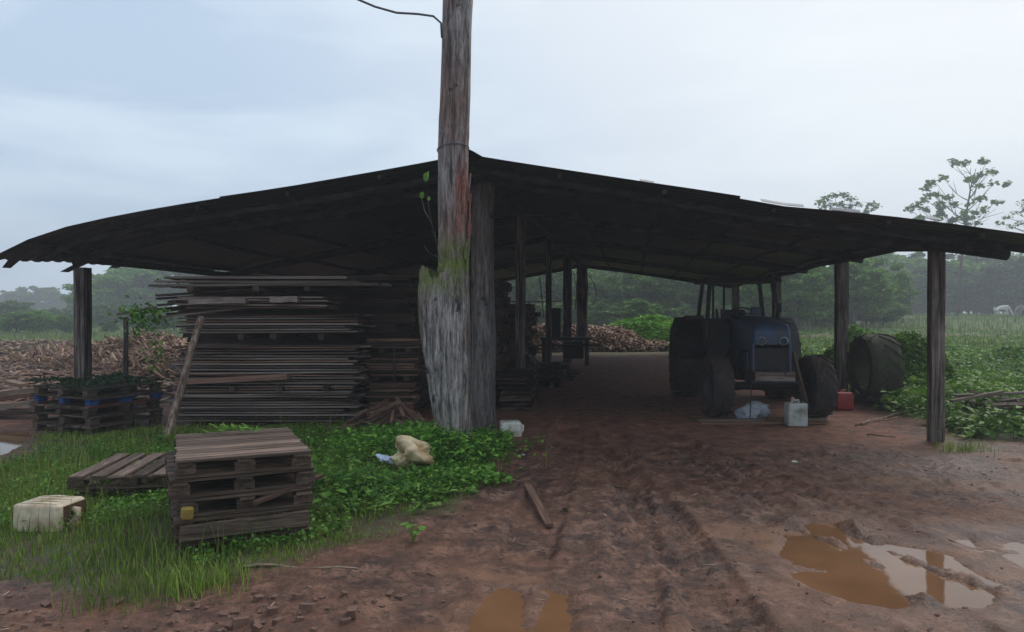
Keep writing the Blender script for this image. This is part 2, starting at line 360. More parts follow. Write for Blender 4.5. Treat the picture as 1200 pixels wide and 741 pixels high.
def axis(lo, hi, a, b, d, gro):
    v = list(np.arange(a, b, d)); s = d; q = v[-1]
    while q < hi: s *= 1+gro; q += s; v.append(q)
    s = d; q = v[0]; pre = []
    while q > lo: s *= 1+gro; q -= s; pre.append(q)
    return np.array(pre[::-1] + v)
xs = axis(-260, 260, -3.4, 4.4, .022, .034)
ys = [3.3]; 
while ys[-1] < 260: ys.append(ys[-1] + max(.018, .0047*ys[-1] if ys[-1] < 14 else .0047*14 + (ys[-1]-14)*.03))
q, s_ = 3.3, .03; pre = []
while q > -80: s_ *= 1.09; q -= s_; pre.append(q)
ys = np.array(pre[::-1] + ys)
XX, YY = np.meshgrid(xs, ys); fx, fy = XX.ravel(), YY.ravel()
ZZ = H(fx, fy)
nx, ny = len(xs), len(ys)
ii = (np.arange(ny-1)[:, None]*nx + np.arange(nx-1)[None, :]).ravel()
me = np_mesh('ground', np.stack([fx, fy, ZZ], 1), np.stack([ii, ii+1, ii+1+nx, ii+nx], 1), True)
L_, A_, shed_, green_, under_, field_ = ground_parts(fx, fy)
sdm = np.min([poly_sd(fx, fy, p) for p in PUD[:5]], 0)
wet = np.clip(sst(11, 7.5, fy)*(1-shed_)*(.55+.5*fbm(fx*.9, fy*.9, 3, 101)) + .6*sst(.5, .05, sdm) + .15*shed_, 0, 1)
clay = np.clip(sst(.30, .0, sdm)*.30*sst(-.3, .4, fbm(fx*3, fy*3, 3, 111)+.2) + .7*sst(.3, .62, fbm(fx*1.1+5, fy*2.2, 3, 121))*(fy < 14), 0, 1)*(1-green_)*(1-shed_)
leftd = sst(-5.2, -6.5, L_)*sst(9.5, 11, fy)*sst(30, 24, fy)
for nm, a in (('green', np.clip(green_, 0, 1)), ('field', np.clip(field_, 0, 1)), ('wet', wet), ('clay', clay), ('dry', np.clip(np.maximum(shed_, leftd)*.9, 0, 1))):
    at = me.attributes.new(nm, 'FLOAT', 'POINT'); at.data.foreach_set('value', a.astype(np.float32))
tag(link('ground', me, M['ground']), kind='structure')
for (x0, x1, y0, y1) in WBOX:
    tag(MB().add([(x0,y0,-.034),(x1,y0,-.034),(x1,y1,-.034),(x0,y1,-.034)], [(0,1,2,3)]).build('puddle', M['water']), kind='structure')
# ------------------------------------------------------------------ shed
shed = empty('open_shed', SH(0, 0), 0, 'large open-sided timber shed with a low rusty sheet gable roof on rough posts', 'shed')
SO = Vector(shed.location)
FL = [(-6.4, 2.31), (-6.3, 2.35), (-6.0, 2.5), (-5.42, 2.67), (-4.57, 2.81), (-2.38, 3.08), (-.36, 3.41), (0, 3.47), (2.1, 3.03), (3.6, 2.735), (4.37, 2.66), (5.1, 2.575), (6.02, 2.43), (6.6, 2.33)]
def roofz(L, A):
    f_ = np.interp(L, [a for a, b in FL], [b for a, b in FL])
    b_ = np.interp(L, [-7, 0, 7], [3.5-1.1*7/6.3, 3.5, 3.5-.86*7/6.0])
    t = float(sst(-1.1, 3.2, A)); return f_*(1-t)+b_*t + .02*math.sin(A*1.3+L)
def rp(L, A, dz=0): return SH(L, A, roofz(L, A)+dz) - SO
AEND = 21.4
SW = .82
def sheet(L0, L1, A0, w, lift, skew):
    na, nl = 13, 7; v = []; 
    for side in (0, 1):
        for i in range(nl):
            L = L0+(L1-L0)*i/(nl-1)
            for k in range(na):
                A = A0 + w*k/(na-1) + skew*(i/(nl-1)); 
                dz = .014*math.cos(2*PI*k/3.0*1.0) + lift*(i/(nl-1)) + (-.004 if side else 0)
                v.append(rp(L, A, dz))
    f = []
    N = na*nl
    for i in range(nl-1):
        for k in range(na-1):
            a = i*na+k; q = (a, a+1, a+1+na, a+na); f.append(q); f.append(tuple(N+j for j in q[::-1]))
    return MB().add(v, f)
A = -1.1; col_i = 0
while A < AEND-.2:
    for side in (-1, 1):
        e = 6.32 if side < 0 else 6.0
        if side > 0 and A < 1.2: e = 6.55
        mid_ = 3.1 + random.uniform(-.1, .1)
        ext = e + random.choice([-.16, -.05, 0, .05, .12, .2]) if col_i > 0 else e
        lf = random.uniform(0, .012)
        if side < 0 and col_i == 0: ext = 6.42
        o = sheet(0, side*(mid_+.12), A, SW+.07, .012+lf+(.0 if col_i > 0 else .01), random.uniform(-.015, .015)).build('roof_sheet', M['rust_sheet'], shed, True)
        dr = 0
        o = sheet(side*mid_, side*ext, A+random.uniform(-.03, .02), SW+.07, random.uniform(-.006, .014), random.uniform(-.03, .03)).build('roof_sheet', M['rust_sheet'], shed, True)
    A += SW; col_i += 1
# torn strips hanging at the corners
for (l0, a0, l1, a1, w_, dz) in ((-6.02, -.98, -6.42, -.86, .26, -.10), (-5.75, .35, -6.5, .28, .30, -.13), (-6.1, 1.2, -6.46, 1.3, .35, -.05)):
    p, q = rp(l0, a0, -.015), rp(l1, a1, dz); d_ = (q-p).normalized(); s_ = Vector((.158, .987, 0))*w_*.5
    v = [p-s_, p+s_, q+s_*.35, q-s_*.7]; v += [a-Vector((0,0,.006)) for a in v]
    MB().add(v, [(0,1,2,3), (7,6,5,4), (0,3,7,4), (1,0,4,5), (2,1,5,6), (3,2,6,7)]).build('torn_sheet', M['rust_sheet'], shed)
M['gleam_grey'] = plain('gleam_strip_grey', (.20,.20,.21), .6, .2, (.2,.19,.18), 5, .4)  # pale grey strips put in for the sky gleam on front sheet edges
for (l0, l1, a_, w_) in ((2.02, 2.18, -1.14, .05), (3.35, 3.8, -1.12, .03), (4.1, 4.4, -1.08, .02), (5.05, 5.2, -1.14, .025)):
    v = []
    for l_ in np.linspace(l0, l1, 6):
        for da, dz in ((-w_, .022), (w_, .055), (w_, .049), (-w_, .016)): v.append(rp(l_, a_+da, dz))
    MB().add(v, [(k*4+j_, k*4+(j_+1) % 4, (k+1)*4+(j_+1) % 4, (k+1)*4+j_) for k in range(5) for j_ in range(4)]+[(3,2,1,0),(20,21,22,23)]).build('gleam_strip', M['gleam_grey'], shed)
# ridge cap
A = -1.15
while A < AEND:
    v = []
    for j in range(2):
        for k, (l_, dz) in enumerate(((-.22, -.02), (-.08, .035), (0, .055), (.08, .035), (.22, -.02))):
            v.append(rp(l_, A+j*1.9, dz+.02))
    v2 = [q-Vector((0,0,.006)) for q in v]
    MB().add(v+v2, [(k, k+1, k+6, k+5) for k in range(4)]+[(k+11, k+10, k+15, k+16) for k in range(4)]).build('ridge_cap', M['rust_sheet'], shed, True)
    A += 1.8
def rough_log(a, b, r0, r1, n=9, sides=10, wob=.02, seed=0, flat=1.0):
    rr = random.Random(seed); a, b = Vector(a), Vector(b); pts = []; rad = []
    ox, oy = rr.uniform(0, 50), rr.uniform(0, 50)
    for i in range(n):
        t = i/(n-1); off = Vector((float(fbm(t*3+ox, oy, 2)), float(fbm(t*3+ox, oy+9, 2)), float(fbm(t*3+ox, oy+19, 2))))*wob
        pts.append(a.lerp(b, t)+off*(1 if 0 < i < n-1 else .3)); rad.append((r0+(r1-r0)*t)*(1+.10*float(fbm(t*6+ox, 3+oy, 2))))
    m_ = MB().tube(pts, rad, sides)
    return m_
def post_obj(x, y, z0, z1, r, sq=False, seed=0, lean=(0, 0), mat='post'):
    rr = random.Random(seed)
    if not sq:
        mb = rough_log((0,0,z0), (lean[0], lean[1], z1), r*1.05, r*.95, 14, 14, .02, seed)
    else:
        mb = MB(); n = 10; v = []
        for i in range(n):
            t = i/(n-1)
            for (a, b_) in ((-1,-1), (1,-1), (1,1), (-1,1)):
                v.append((lean[0]*t + r*a*(1+rr.uniform(-.05,.05)), lean[1]*t + r*b_*(1+rr.uniform(-.05,.05)), z0+(z1-z0)*t))
        f = [(i*4+k, i*4+(k+1) % 4, (i+1)*4+(k+1) % 4, (i+1)*4+k) for i in range(n-1) for k in range(4)] + [(3,2,1,0), tuple(range((n-1)*4, n*4))]
        mb.add(v, f)
    me_ = mb.mesh('post', not sq)
    return link('post', me_, M[mat], shed, Vector((x, y, 0)) - SO, (0, 0, -.16 if sq else 0))
def LA(x, y):
    d = Vector((x, y, 0))-P0; return d.dot(PX), d.dot(AX)
def shed_post(px, D, r, sq=True, seed=0, lean=(0,0)):
    x = (px-600)/F*D; l_, a_ = LA(x, D); return post_obj(x, D, -.3, roofz(l_, a_)-.06, r, sq, seed, lean)
shed_post(1097, 9.15, .076, True, 1); shed_post(986, 14.0, .10, True, 2); shed_post(910, 19.4, .10, True, 3); shed_post(862, 26.5, .12, True, 4)
shed_post(97, 11.6, .088, True, 5); shed_post(270, 15.9, .10, True, 6)
x = (352-600)/F*20.5; shed_post(352, 20.5, .1, True, 7)
shed_post(610, 13.3, .078, True, 8); shed_post(643, 17.8, .068, True, 9); shed_post(665, 23.5, .13, True, 10); shed_post(682, 29.0, .22, False, 11)
# big front post: gnarled, with cleft upper end
def displaced_trunk(rings, nseg, name, mat, parent, loc, groove=.03, seed=0, freq=3.0, topz=None):
    """rings: list of (z, cx, cy, rx, ry)"""
    rings = np.array(rings, float); zs = np.linspace(rings[0, 0], rings[-1, 0], int((rings[-1, 0]-rings[0, 0])/.03)+2)
    ang = np.linspace(0, 2*PI, nseg, endpoint=False)
    cx, cy, rx, ry = [np.interp(zs, rings[:, 0], rings[:, i]) for i in (1, 2, 3, 4)]
    Zg, Ag = np.meshgrid(zs, ang, indexing='ij')
    u = np.cos(Ag)*freq; w = np.sin(Ag)*freq
    nz = fbm(u*2.2+seed + w*.7, Zg*.6 + w*2.2, 4, 200+seed, .6) ; nz2 = -np.abs(fbm(u*5+w*3+seed, Zg*.9+w*4-u*2, 3, 220+seed))
    k = 1 + groove*2*nz + groove*2.2*nz2
    X = cx[:, None] + rx[:, None]*np.cos(Ag)*k; Y = cy[:, None] + ry[:, None]*np.sin(Ag)*k; Z = Zg.copy()
    if topz is not None:
        last = len(zs)-1; tz = topz(X, Y)           # squash everything above the broken outline
        Z = np.minimum(Z, tz)
    V = np.stack([X.ravel(), Y.ravel(), Z.ravel()], 1); n_ = nseg; m_ = len(zs)
    i = (np.arange(m_-1)[:, None]*n_ + np.arange(n_)[None, :]); j = (np.arange(m_-1)[:, None]*n_ + (np.arange(n_)[None, :]+1) % n_)
    Fq = np.stack([i.ravel(), j.ravel(), (j+n_).ravel(), (i+n_).ravel()], 1)
    c = len(V); V = np.vstack([V, [[X[-1].mean(), Y[-1].mean(), Z[-1].mean()-.02]]])
    k_ = (m_-1)*n_ + np.arange(n_); Fq = np.vstack([Fq, np.stack([k_, (m_-1)*n_ + (np.arange(n_)+1) % n_, np.full(n_, c), np.full(n_, c)], 1)])
    me = bpy.data.meshes.new(name); faces = [tuple(int(a) for a in q) if q[2] != q[3] else tuple(int(a) for a in q[:3]) for q in Fq]
    me.from_pydata([tuple(a) for a in V.tolist()], [], faces); me.polygons.foreach_set('use_smooth', [True]*len(me.polygons)); me.update()
    return link(name, me, mat, parent, loc)
# weathered trunk material with long fissures, moss and a red raw strip
def trunkmat(name, grey=(.30,.285,.28), brown=(.10,.07,.06), moss_z=None, red=None):
    m, n, l, b = newmat(name); tc = n.new('ShaderNodeTexCoord'); v = tc.outputs['Object']
    st = tex(n, l, v, 3, 7, .7, .5, (9, 9, .8)); bl = tex(n, l, v, 1.0, 5, .6, .4, (2.2, 2.2, .9)); fi = tex(n, l, v, 14, 6, .7, .2, (6, 6, .7)); sp = tex(n, l, v, 1.0, 4, .6, 0, (3.5, 3.5, 3.0))
    c = ramp(n, l, st, [(.37, (.03,.024,.022)), (.46, tuple(q*.5 for q in grey)), (.6, grey), (.68, tuple(q*1.35 for q in grey))])
    cb = ramp(n, l, st, [(.38, tuple(q*.3 for q in brown)), (.62, tuple(q*1.8 for q in brown))])
    c = mixc(n, l, ramp(n, l, bl, [(.44, (0,0,0)), (.58, (.85,.85,.85))]), c, cb)
    c = mixc(n, l, ramp(n, l, sp, [(.62, (0,0,0)), (.65, (.9,.9,.9))]), c, (.012,.011,.011))
    c = mixc(n, l, ramp(n, l, fi, [(.36, (.15,.15,.15)), (.5, (1,1,1))]), (.025,.02,.019), c)
    sx = n.new('ShaderNodeSeparateXYZ'); l.new(v, sx.inputs[0])
    def rng(src, a, b_, c_=0, d_=1):
        r = n.new('ShaderNodeMapRange'); l.new(src, r.inputs[0]); r.inputs[1].default_value = a; r.inputs[2].default_value = b_; r.inputs[3].default_value = c_; r.inputs[4].default_value = d_; return r.outputs[0]
    def mul(a, b_):
        q = n.new('ShaderNodeMath'); q.operation = 'MULTIPLY'; l.new(a, q.inputs[0]); l.new(b_, q.inputs[1]); return q.outputs[0]
    if red:
        k = mul(mul(rng(sx.outputs['Z'], red[0], red[0]+.5), rng(sx.outputs['Z'], red[1], red[1]-.25)), rng(sx.outputs['X'], red[2], red[2]+.03))
        k = mul(k, ramp(n, l, tex(n, l, v, 2, 5, .7, .3, (6, 6, .8)), [(.44, (0,0,0)), (.52, (1,1,1))]))
        c = mixc(n, l, k, c, ramp(n, l, fi, [(.4, (.12,.035,.025)), (.58, (.38,.14,.09))]))
    if moss_z:
        k = rng(sx.outputs['Z'], moss_z[0], moss_z[1]); k2 = rng(sx.outputs['Z'], moss_z[2]+.3, moss_z[2])
        k = mul(mul(k, k2), ramp(n, l, tex(n, l, v, 6, 5, .7), [(.36, (0,0,0)), (.48, (1,1,1))]))
        c = mixc(n, l, k, c, ramp(n, l, fi, [(.36, (.05,.07,.012)), (.62, (.22,.26,.05))]))
    l.new(c, b.inputs['Base Color']); b.inputs['Roughness'].default_value = .8
    b1 = bump(n, l, st, b, .8, .02); b0 = n.new('ShaderNodeBump'); b0.inputs['Strength'].default_value = .5; b0.inputs['Distance'].default_value = .01; l.new(fi, b0.inputs['Height']); l.new(b0.outputs[0], b1.inputs['Normal']); return m
M['post_big'] = trunkmat('gnarled_post_wood', (.22,.185,.17), (.11,.075,.062))
o = displaced_trunk([(-.2, 0, 0, .19, .19), (.3, -.02, 0, .165, .165), (1.2, -.01, 0, .16, .165), (2.2, -.03, 0, .155, .15), (2.7, -.03, 0, .15, .15), (3.3, -.02, 0, .16, .14)], 40, 'post', M['post_big'], shed, Vector(P(568, 500, 9.9))*Vector((1,1,0))-SO, .045, 3)
# rafters, purlins, beams
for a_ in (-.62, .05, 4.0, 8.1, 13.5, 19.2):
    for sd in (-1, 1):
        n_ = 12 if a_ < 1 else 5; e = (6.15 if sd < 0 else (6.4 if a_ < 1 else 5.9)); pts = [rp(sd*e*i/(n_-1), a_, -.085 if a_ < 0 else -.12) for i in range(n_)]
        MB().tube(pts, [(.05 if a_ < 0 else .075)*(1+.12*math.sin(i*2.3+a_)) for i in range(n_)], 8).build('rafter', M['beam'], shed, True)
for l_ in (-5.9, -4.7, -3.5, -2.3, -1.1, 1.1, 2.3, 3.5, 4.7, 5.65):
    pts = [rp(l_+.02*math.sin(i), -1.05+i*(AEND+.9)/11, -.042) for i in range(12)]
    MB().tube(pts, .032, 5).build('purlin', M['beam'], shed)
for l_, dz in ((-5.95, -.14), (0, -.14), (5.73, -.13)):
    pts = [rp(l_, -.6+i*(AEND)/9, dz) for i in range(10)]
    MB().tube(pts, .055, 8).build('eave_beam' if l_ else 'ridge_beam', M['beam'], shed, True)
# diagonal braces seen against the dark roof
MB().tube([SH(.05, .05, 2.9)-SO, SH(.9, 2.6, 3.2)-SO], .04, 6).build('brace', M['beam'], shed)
# ------------------------------------------------------------------ dead tree used as a pole in front of the gable
tb = P(531, 530, 8.35); tb.z = 0
tree = empty('dead_trunk', tb, 0, 'tall weathered bare tree trunk standing before the shed gable, mossy broken stub at its side', 'tree trunk')
M['trunk'] = trunkmat('weathered_trunk', (.40,.35,.33), (.17,.095,.07), (1.95, 2.1, 2.2), (1.9, 3.3, .03))
M['stub'] = trunkmat('broken_stub_wood', (.42,.37,.34), (.13,.085,.062), (1.72, 2.02, 2.6))
displaced_trunk([(-.3, .04, .02, .19, .18), (.5, .03, .02, .185, .17), (1.8, .01, .02, .18, .17), (2.6, 0, .02, .172, .165), (3.4, 0, 0, .172, .165), (4.5, .04, 0, .165, .16), (5.7, .065, 0, .17, .165), (7.4, .08, 0, .155, .155)], 56, 'trunk', M['trunk'], tree, (0,0,0), .045, 5, 4.0)
def stubtop(X, Y):
    # shard on the left, notch, then flaking shoulder running up the trunk
    return np.interp(X + .03*np.sin(Y*40), [-.42, -.37, -.33, -.28, -.24, -.18, -.12, 0, .1, .2], [1.85, 2.02, 2.10, 2.06, 1.93, 1.97, 2.06, 2.2, 2.02, 1.7]) + .03*np.sin(X*90)+.02*np.sin(X*210+Y*50)
displaced_trunk([(-.3, .02, -.05, .19, .17), (.4, -.01, -.06, .205, .17), (.97, -.05, -.07, .25, .18), (1.3, -.085, -.07, .27, .185), (1.5, -.10, -.07, .285, .18), (1.8, -.11, -.06, .285, .17), (2.25, -.11, -.04, .27, .15)], 64, 'broken_stub', M['stub'], tree, (0,0,0), .055, 9, 4.5, stubtop)
for k in range(26):
    a_ = random.uniform(-PI*.95, -.05*PI); z_ = random.choice([random.uniform(1.8, 2.35), random.uniform(1.9, 3.2)]); L_f = random.uniform(.12, .4); r_ = .178
    if z_ > 2.4: a_ = random.uniform(-.30*PI, .0)
    c_ = Vector((.01+r_*math.cos(a_), r_*math.sin(a_), z_)); t_ = Vector((-math.sin(a_), math.cos(a_), 0)); n_f = Vector((math.cos(a_), math.sin(a_), 0)); w_ = random.uniform(.012, .028)
    v = [c_-t_*w_*.4-Vector((0,0,L_f/2)), c_+t_*w_*.4-Vector((0,0,L_f/2)), c_+t_*w_+n_f*.006, c_+t_*w_*.3+n_f*.022+Vector((0,0,L_f/2)), c_-t_*w_*.5+n_f*.02+Vector((0,0,L_f/2-.02)), c_-t_*w_+n_f*.006]
    v += [q-n_f*.014 for q in v]
    MB().add(v, [(0,1,2,5),(2,3,4,5),(11,8,7,6),(11,10,9,8),(0,5,11,6),(1,0,6,7),(2,1,7,8),(3,2,8,9),(4,3,9,10),(5,4,10,11)]).build('bark_flake', M['trunk'], tree)
for zz in (3.42, 5.35):
    MB().tube([Vector((.17*1.05*math.cos(a)+(.0 if zz < 4 else .06), .17*1.05*math.sin(a), zz+.03*math.cos(a+1))) for a in np.linspace(0, 2*PI, 25)], .006, 5).build('wire_wrap', M['cable'], tree)
pts = [P(414, -2, 8.2), P(440, 9, 8.2), P(465, 16, 8.22), P(490, 17.5, 8.25), P(508, 20, 8.28), P(517, 28, 8.3), P(518, 45, 8.27)]
pts = [P(330, -30, 8.2), P(385, -14, 8.2)] + pts
tag(MB().tube(pts, .012, 6).build('overhead_cable', M['cable'], None, True), 'grey cable drooping from the upper left to the bare trunk', 'cable')
def leaf_verts(base, d, nrm_, L, w, fold=.15):
    """a leaf as 2 quads with pointed tip: 6 verts"""
    d = d.normalized(); s = d.cross(nrm_).normalized(); up = s.cross(d)
    return [base, base+d*L*.35+s*w+up*fold*w, base+d*L*.75+s*w*.75, base+d*L-up*.1*L, base+d*L*.75-s*w*.75, base+d*L*.35-s*w+up*fold*w], [(0,1,2,3), (0,3,4,5)]
sp = empty('sprouting_plant', P(515, 306, 8.15), 0, 'spindly plant with bright green upright leaf tufts growing from the broken trunk', 'plant')
so = Vector(sp.location)
stems = [[P(516,308,8.15), P(512,285,8.12), P(506,262,8.1), P(502,240,8.1), P(499,212,8.1)], [P(506,262,8.1), P(498,248,8.1), P(494,232,8.1)], [P(514,302,8.12), P(503,297,8.1), P(497,288,8.1)]]
for s in stems: MB().tube([p-so for p in s], [.006-.001*i for i in range(len(s))], 5).build('stem', M['bark'], sp)
for (px, py, n_, L) in ((499,214,5,.13), (494,234,4,.10), (503,236,1,.06)):
    for k in range(n_):
        mb = MB(); mb.add(*leaf_verts(P(px, py, 8.1)-so, Vector((random.uniform(-.35,.35), random.uniform(-.4,.4), 1)), Vector((random.uniform(-.5,.5), -1, 0)), L*random.uniform(.8,1.15), .022)); mb.build('leaf', M['sprout'], sp)
# ------------------------------------------------------------------ lumber
def board_mesh(seed):
    rr = random.Random(seed); v = []; n = 4
    for i in range(n):
        t = i/(n-1)-.5; b_ = rr.uniform(-.12, .12)
        for (a, c_) in ((-.5,-.5), (.5,-.5), (.5,.5), (-.5,.5)):
            v.append((t+ (rr.uniform(-.008,.008) if i in (0, n-1) else 0), a+rr.uniform(-.05,.05), c_*(1+rr.uniform(-.15,.05))+b_*.6))
    f = [(i*4+k, i*4+(k+1) % 4, (i+1)*4+(k+1) % 4, (i+1)*4+k) for i in range(n-1) for k in range(4)] + [(3,2,1,0), tuple(range((n-1)*4, n*4))]
    return v, f
BM = {}
def boards(matname):
    if matname not in BM:
        BM[matname] = []
        for s in range(6):
            v, f = board_mesh(s); me_ = MB().add(v, [q[::-1] for q in f]).mesh('board'); me_.materials.append(M[matname]); BM[matname].append(me_)
    return BM[matname]
def lay(name, mat, parent, c, L, w, t, rz=0, ry=0, rx=0):
    return link(name, random.choice(boards(mat)), None, parent, c, (rx, ry, rz), (L, w, t))
def lumber_pack(label, group, org, rz, L, depth, layers, t, rows, mat, jx=.1, gap=.006, bearers=(), bear_h=.07, sag=.0, cat='lumber stack', mats=None, jl=.1, nm='board_stack'):
    e = empty(nm, org, rz, label, cat, group); z = 0
    for bx in bearers:
        lay('bearer', 'board_dark', e, (bx, depth/2-.06, bear_h/2), depth+.12, .08, bear_h*.96, PI/2)
    if bearers: z = bear_h
    for i in range(layers):
        tilt = random.uniform(-.006, .006)
        for r in range(rows):
            l_ = L*(1+random.uniform(-jl, .02)); w = depth/rows*.94
            lay('board', random.choice(mats) if mats else mat, e, (L/2+random.uniform(-jx, jx), (r+.5)*depth/rows+(random.uniform(-.06, .02) if r == 0 else random.uniform(-.01,.01)), z+t/2+random.uniform(-.002, .004)), l_, w, t*(random.uniform(.75, 1.0) if gap > .001 else 1.12), random.uniform(-.012, .012), tilt+random.uniform(-.005, .005), random.uniform(-.03, .03))
        z += t+gap
    return e, z
DZ = 10.3/F
D0 = 10.3
def xw(px, D=D0): return (px-600)/F*D
def zw(py, D=D0): return CH-(py-HY)*D/F
GB = 'packs of thin boards in the big stack beside the trunk'
rzs = -.0
mix1 = ['board_grey']*5+['board_red', 'board_dark']
z = 0.02
lumber_pack('bottom pack of grey boards in the big stack, behind the slatted pallets', GB, (xw(198), D0, z), rzs, xw(412)-xw(198), 1.0, 14, .024, 3, 'board_grey', .10, .0125, (.3, 1.3, 2.2), .05, mats=mix1)
lumber_pack('thick middle pack of grey boards in the big stack, resting on three spaced bearers', GB, (xw(203), D0, zw(458)), rzs, xw(424)-xw(203), 1.0, 14, .024, 3, 'board_grey', .09, .0145, (.85, 1.5, 2.15), .085, mats=mix1)
lumber_pack('thin upper pack of boards just above the open gap in the big stack', GB, (xw(205), D0, zw(398)), rzs, xw(420)-xw(205), 1.0, 7, .024, 3, 'board_grey', .11, .014, (.95, 1.4, 2.05), .085, mats=mix1)
lumber_pack('shorter brown-grey pack near the top of the big stack, left end overhanging', GB, (xw(206), D0, zw(362)), rzs, xw(388)-xw(206), 1.0, 5, .023, 3, 'board_grey', .10, .013, (), mats=['board_grey', 'board_red'])
lumber_pack('topmost layers of long heavy planks that jut out left of the big stack', GB, (xw(178), D0-.05, zw(342)), rzs, xw(440)-xw(178), 1.1, 3, .042, 3, 'board_dark', .14, .008, (.6, 1.5, 2.2), .07, mats=['board_dark', 'board_grey'], jl=.3)
lumber_pack('few dark boards under the roof edge on the very top of the big stack', GB, (xw(268), D0+.5, zw(329, D0+.5)), rzs, 2.5, .8, 2, .035, 3, 'board_dark', .1, .008, (), mats=['board_dark'])
# loose heavy timbers on the face of the stack
for (x0, x1, y, t, lab, mt, dz) in ((210, 340, 444, .07, 'tilted reddish plank poking from the gap halfway up the big stack', 'board_red', -.045), (226, 292, 353, .075, 'short thick pale timber under the top planks of the big stack', 'board_grey', 0), (320, 352, 351, .085, 'stubby block with a knot under the top planks of the big stack', 'board_grey', .0)):
    tag(lay('plank', mt, None, (xw((x0+x1)/2), D0-.08, zw(y)), xw(x1)-xw(x0), .14, t, 0, dz), lab, 'plank')
# sagging ends at the left of the stack, small prop post
e = empty('board_bundle', (xw(150), D0+.1, zw(362)), 0, 'slanting ends of dark boards sticking out left over the short prop', 'boards')
for k in range(9):
    lay('board', 'board_dark' if k else 'board_grey', e, (.95+random.uniform(-.1,.15), random.uniform(0,.5), -.05+.035*k), 1.5+random.uniform(-.3,.3), .13, .03, random.uniform(-.05,.05), -.10+random.uniform(-.04,.04))
lay('board', 'board_pale', e, (.1, -.05, -.03), .5, .1, .03, .1, -.18)
pr = P(146, 440, 11.2)
tag(rough_log((pr.x, pr.y, -.2), (pr.x+.02, pr.y, CH-(372-HY)*11.2/F), .04, .035, 6, 8, .01, 4).build('prop_post', M['post'], None, True), 'short thin post propping the slanting board ends on the left', 'post')
# dark stacks deep inside
GD = 'lumber stacks in the dark inside the shed'
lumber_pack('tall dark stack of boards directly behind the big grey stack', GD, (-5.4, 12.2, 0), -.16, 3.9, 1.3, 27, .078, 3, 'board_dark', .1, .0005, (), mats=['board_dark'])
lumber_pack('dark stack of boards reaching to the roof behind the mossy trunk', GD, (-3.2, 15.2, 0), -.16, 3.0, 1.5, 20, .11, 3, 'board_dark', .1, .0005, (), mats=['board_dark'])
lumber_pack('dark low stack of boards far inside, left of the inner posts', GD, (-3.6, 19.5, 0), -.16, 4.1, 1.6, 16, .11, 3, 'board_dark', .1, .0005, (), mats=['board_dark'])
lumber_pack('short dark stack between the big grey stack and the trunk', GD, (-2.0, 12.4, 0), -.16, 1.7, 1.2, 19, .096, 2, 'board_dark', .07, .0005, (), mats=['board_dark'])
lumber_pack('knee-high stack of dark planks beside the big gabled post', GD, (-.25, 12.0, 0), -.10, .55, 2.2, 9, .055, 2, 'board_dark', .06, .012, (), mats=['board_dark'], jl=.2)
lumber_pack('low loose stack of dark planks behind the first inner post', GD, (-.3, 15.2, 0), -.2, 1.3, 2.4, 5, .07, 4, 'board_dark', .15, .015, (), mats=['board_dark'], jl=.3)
# reddish packs right of the big stack
GR = 'reddish packs of short boards beside the trunk'
D1 = 11.0
def pk(x0, x1, y0, y1, t, lab, mats, b=()):
    n_ = max(2, int(round((zw(y0, D1)-zw(y1, D1)-(.06 if b else 0))/(t+.006))))
    return lumber_pack(lab, GR, (xw(x0, D1), D1, zw(y1, D1)), 0, xw(x1, D1)-xw(x0, D1), .9, n_, t, 3, 'board_red', .05, .006, b, .06, mats=mats, jl=.12)
pk(428, 484, 448, 490, .042, 'bottom reddish pack of short boards right of the big stack', ['board_red', 'board_dark'])
pk(430, 490, 414, 446, .034, 'middle reddish pack of short boards tied with a strap', ['board_red', 'board_red', 'board_dark'], (.15, .6))
pk(432, 496, 396, 413, .03, 'upper loose reddish pack of short boards beside the mossy stub', ['board_red', 'board_dark'], (.2, .6))
tag(MB().box((xw(463, D1), D1-.07, (zw(405, D1)+zw(446, D1))/2), (.03, .006, zw(405, D1)-zw(446, D1))).build('strap', M['black']), 'dark strap round the middle reddish pack', 'strap')
# fan of strips at the foot
e = empty('offcut_pile', G(452, 506), 0, 'heap of reddish offcut strips fanned out at the foot of the trunk', 'offcuts'); rr = random.Random(5)
for k in range(85):
    g_ = rr.random(); x_ = rr.uniform(-.5, .5); hh = .30*max(0, 1-(x_/.6)**2)
    a_ = (.75 if x_ < .05 else 2.2)+rr.gauss(0, .22)
    lay('strip', 'board_red', e, (x_, rr.uniform(-.1, .45), .03+rr.uniform(0, 1)*hh), rr.uniform(.35, .6), rr.uniform(.03, .05), rr.uniform(.02, .03), a_, rr.uniform(-.25, .25)-.25)
# leaning pole
a, b_ = G(192, 520), P(236, 372, 9.85); a = Vector((xw(192, 9.3), 9.3, -.05))
tag(rough_log(a, b_, .052, .044, 14, 10, .03, 12).build('leaning_pole', M['leaning'], None, True), 'pale peeling pole leaning against the big stack of boards', 'pole')
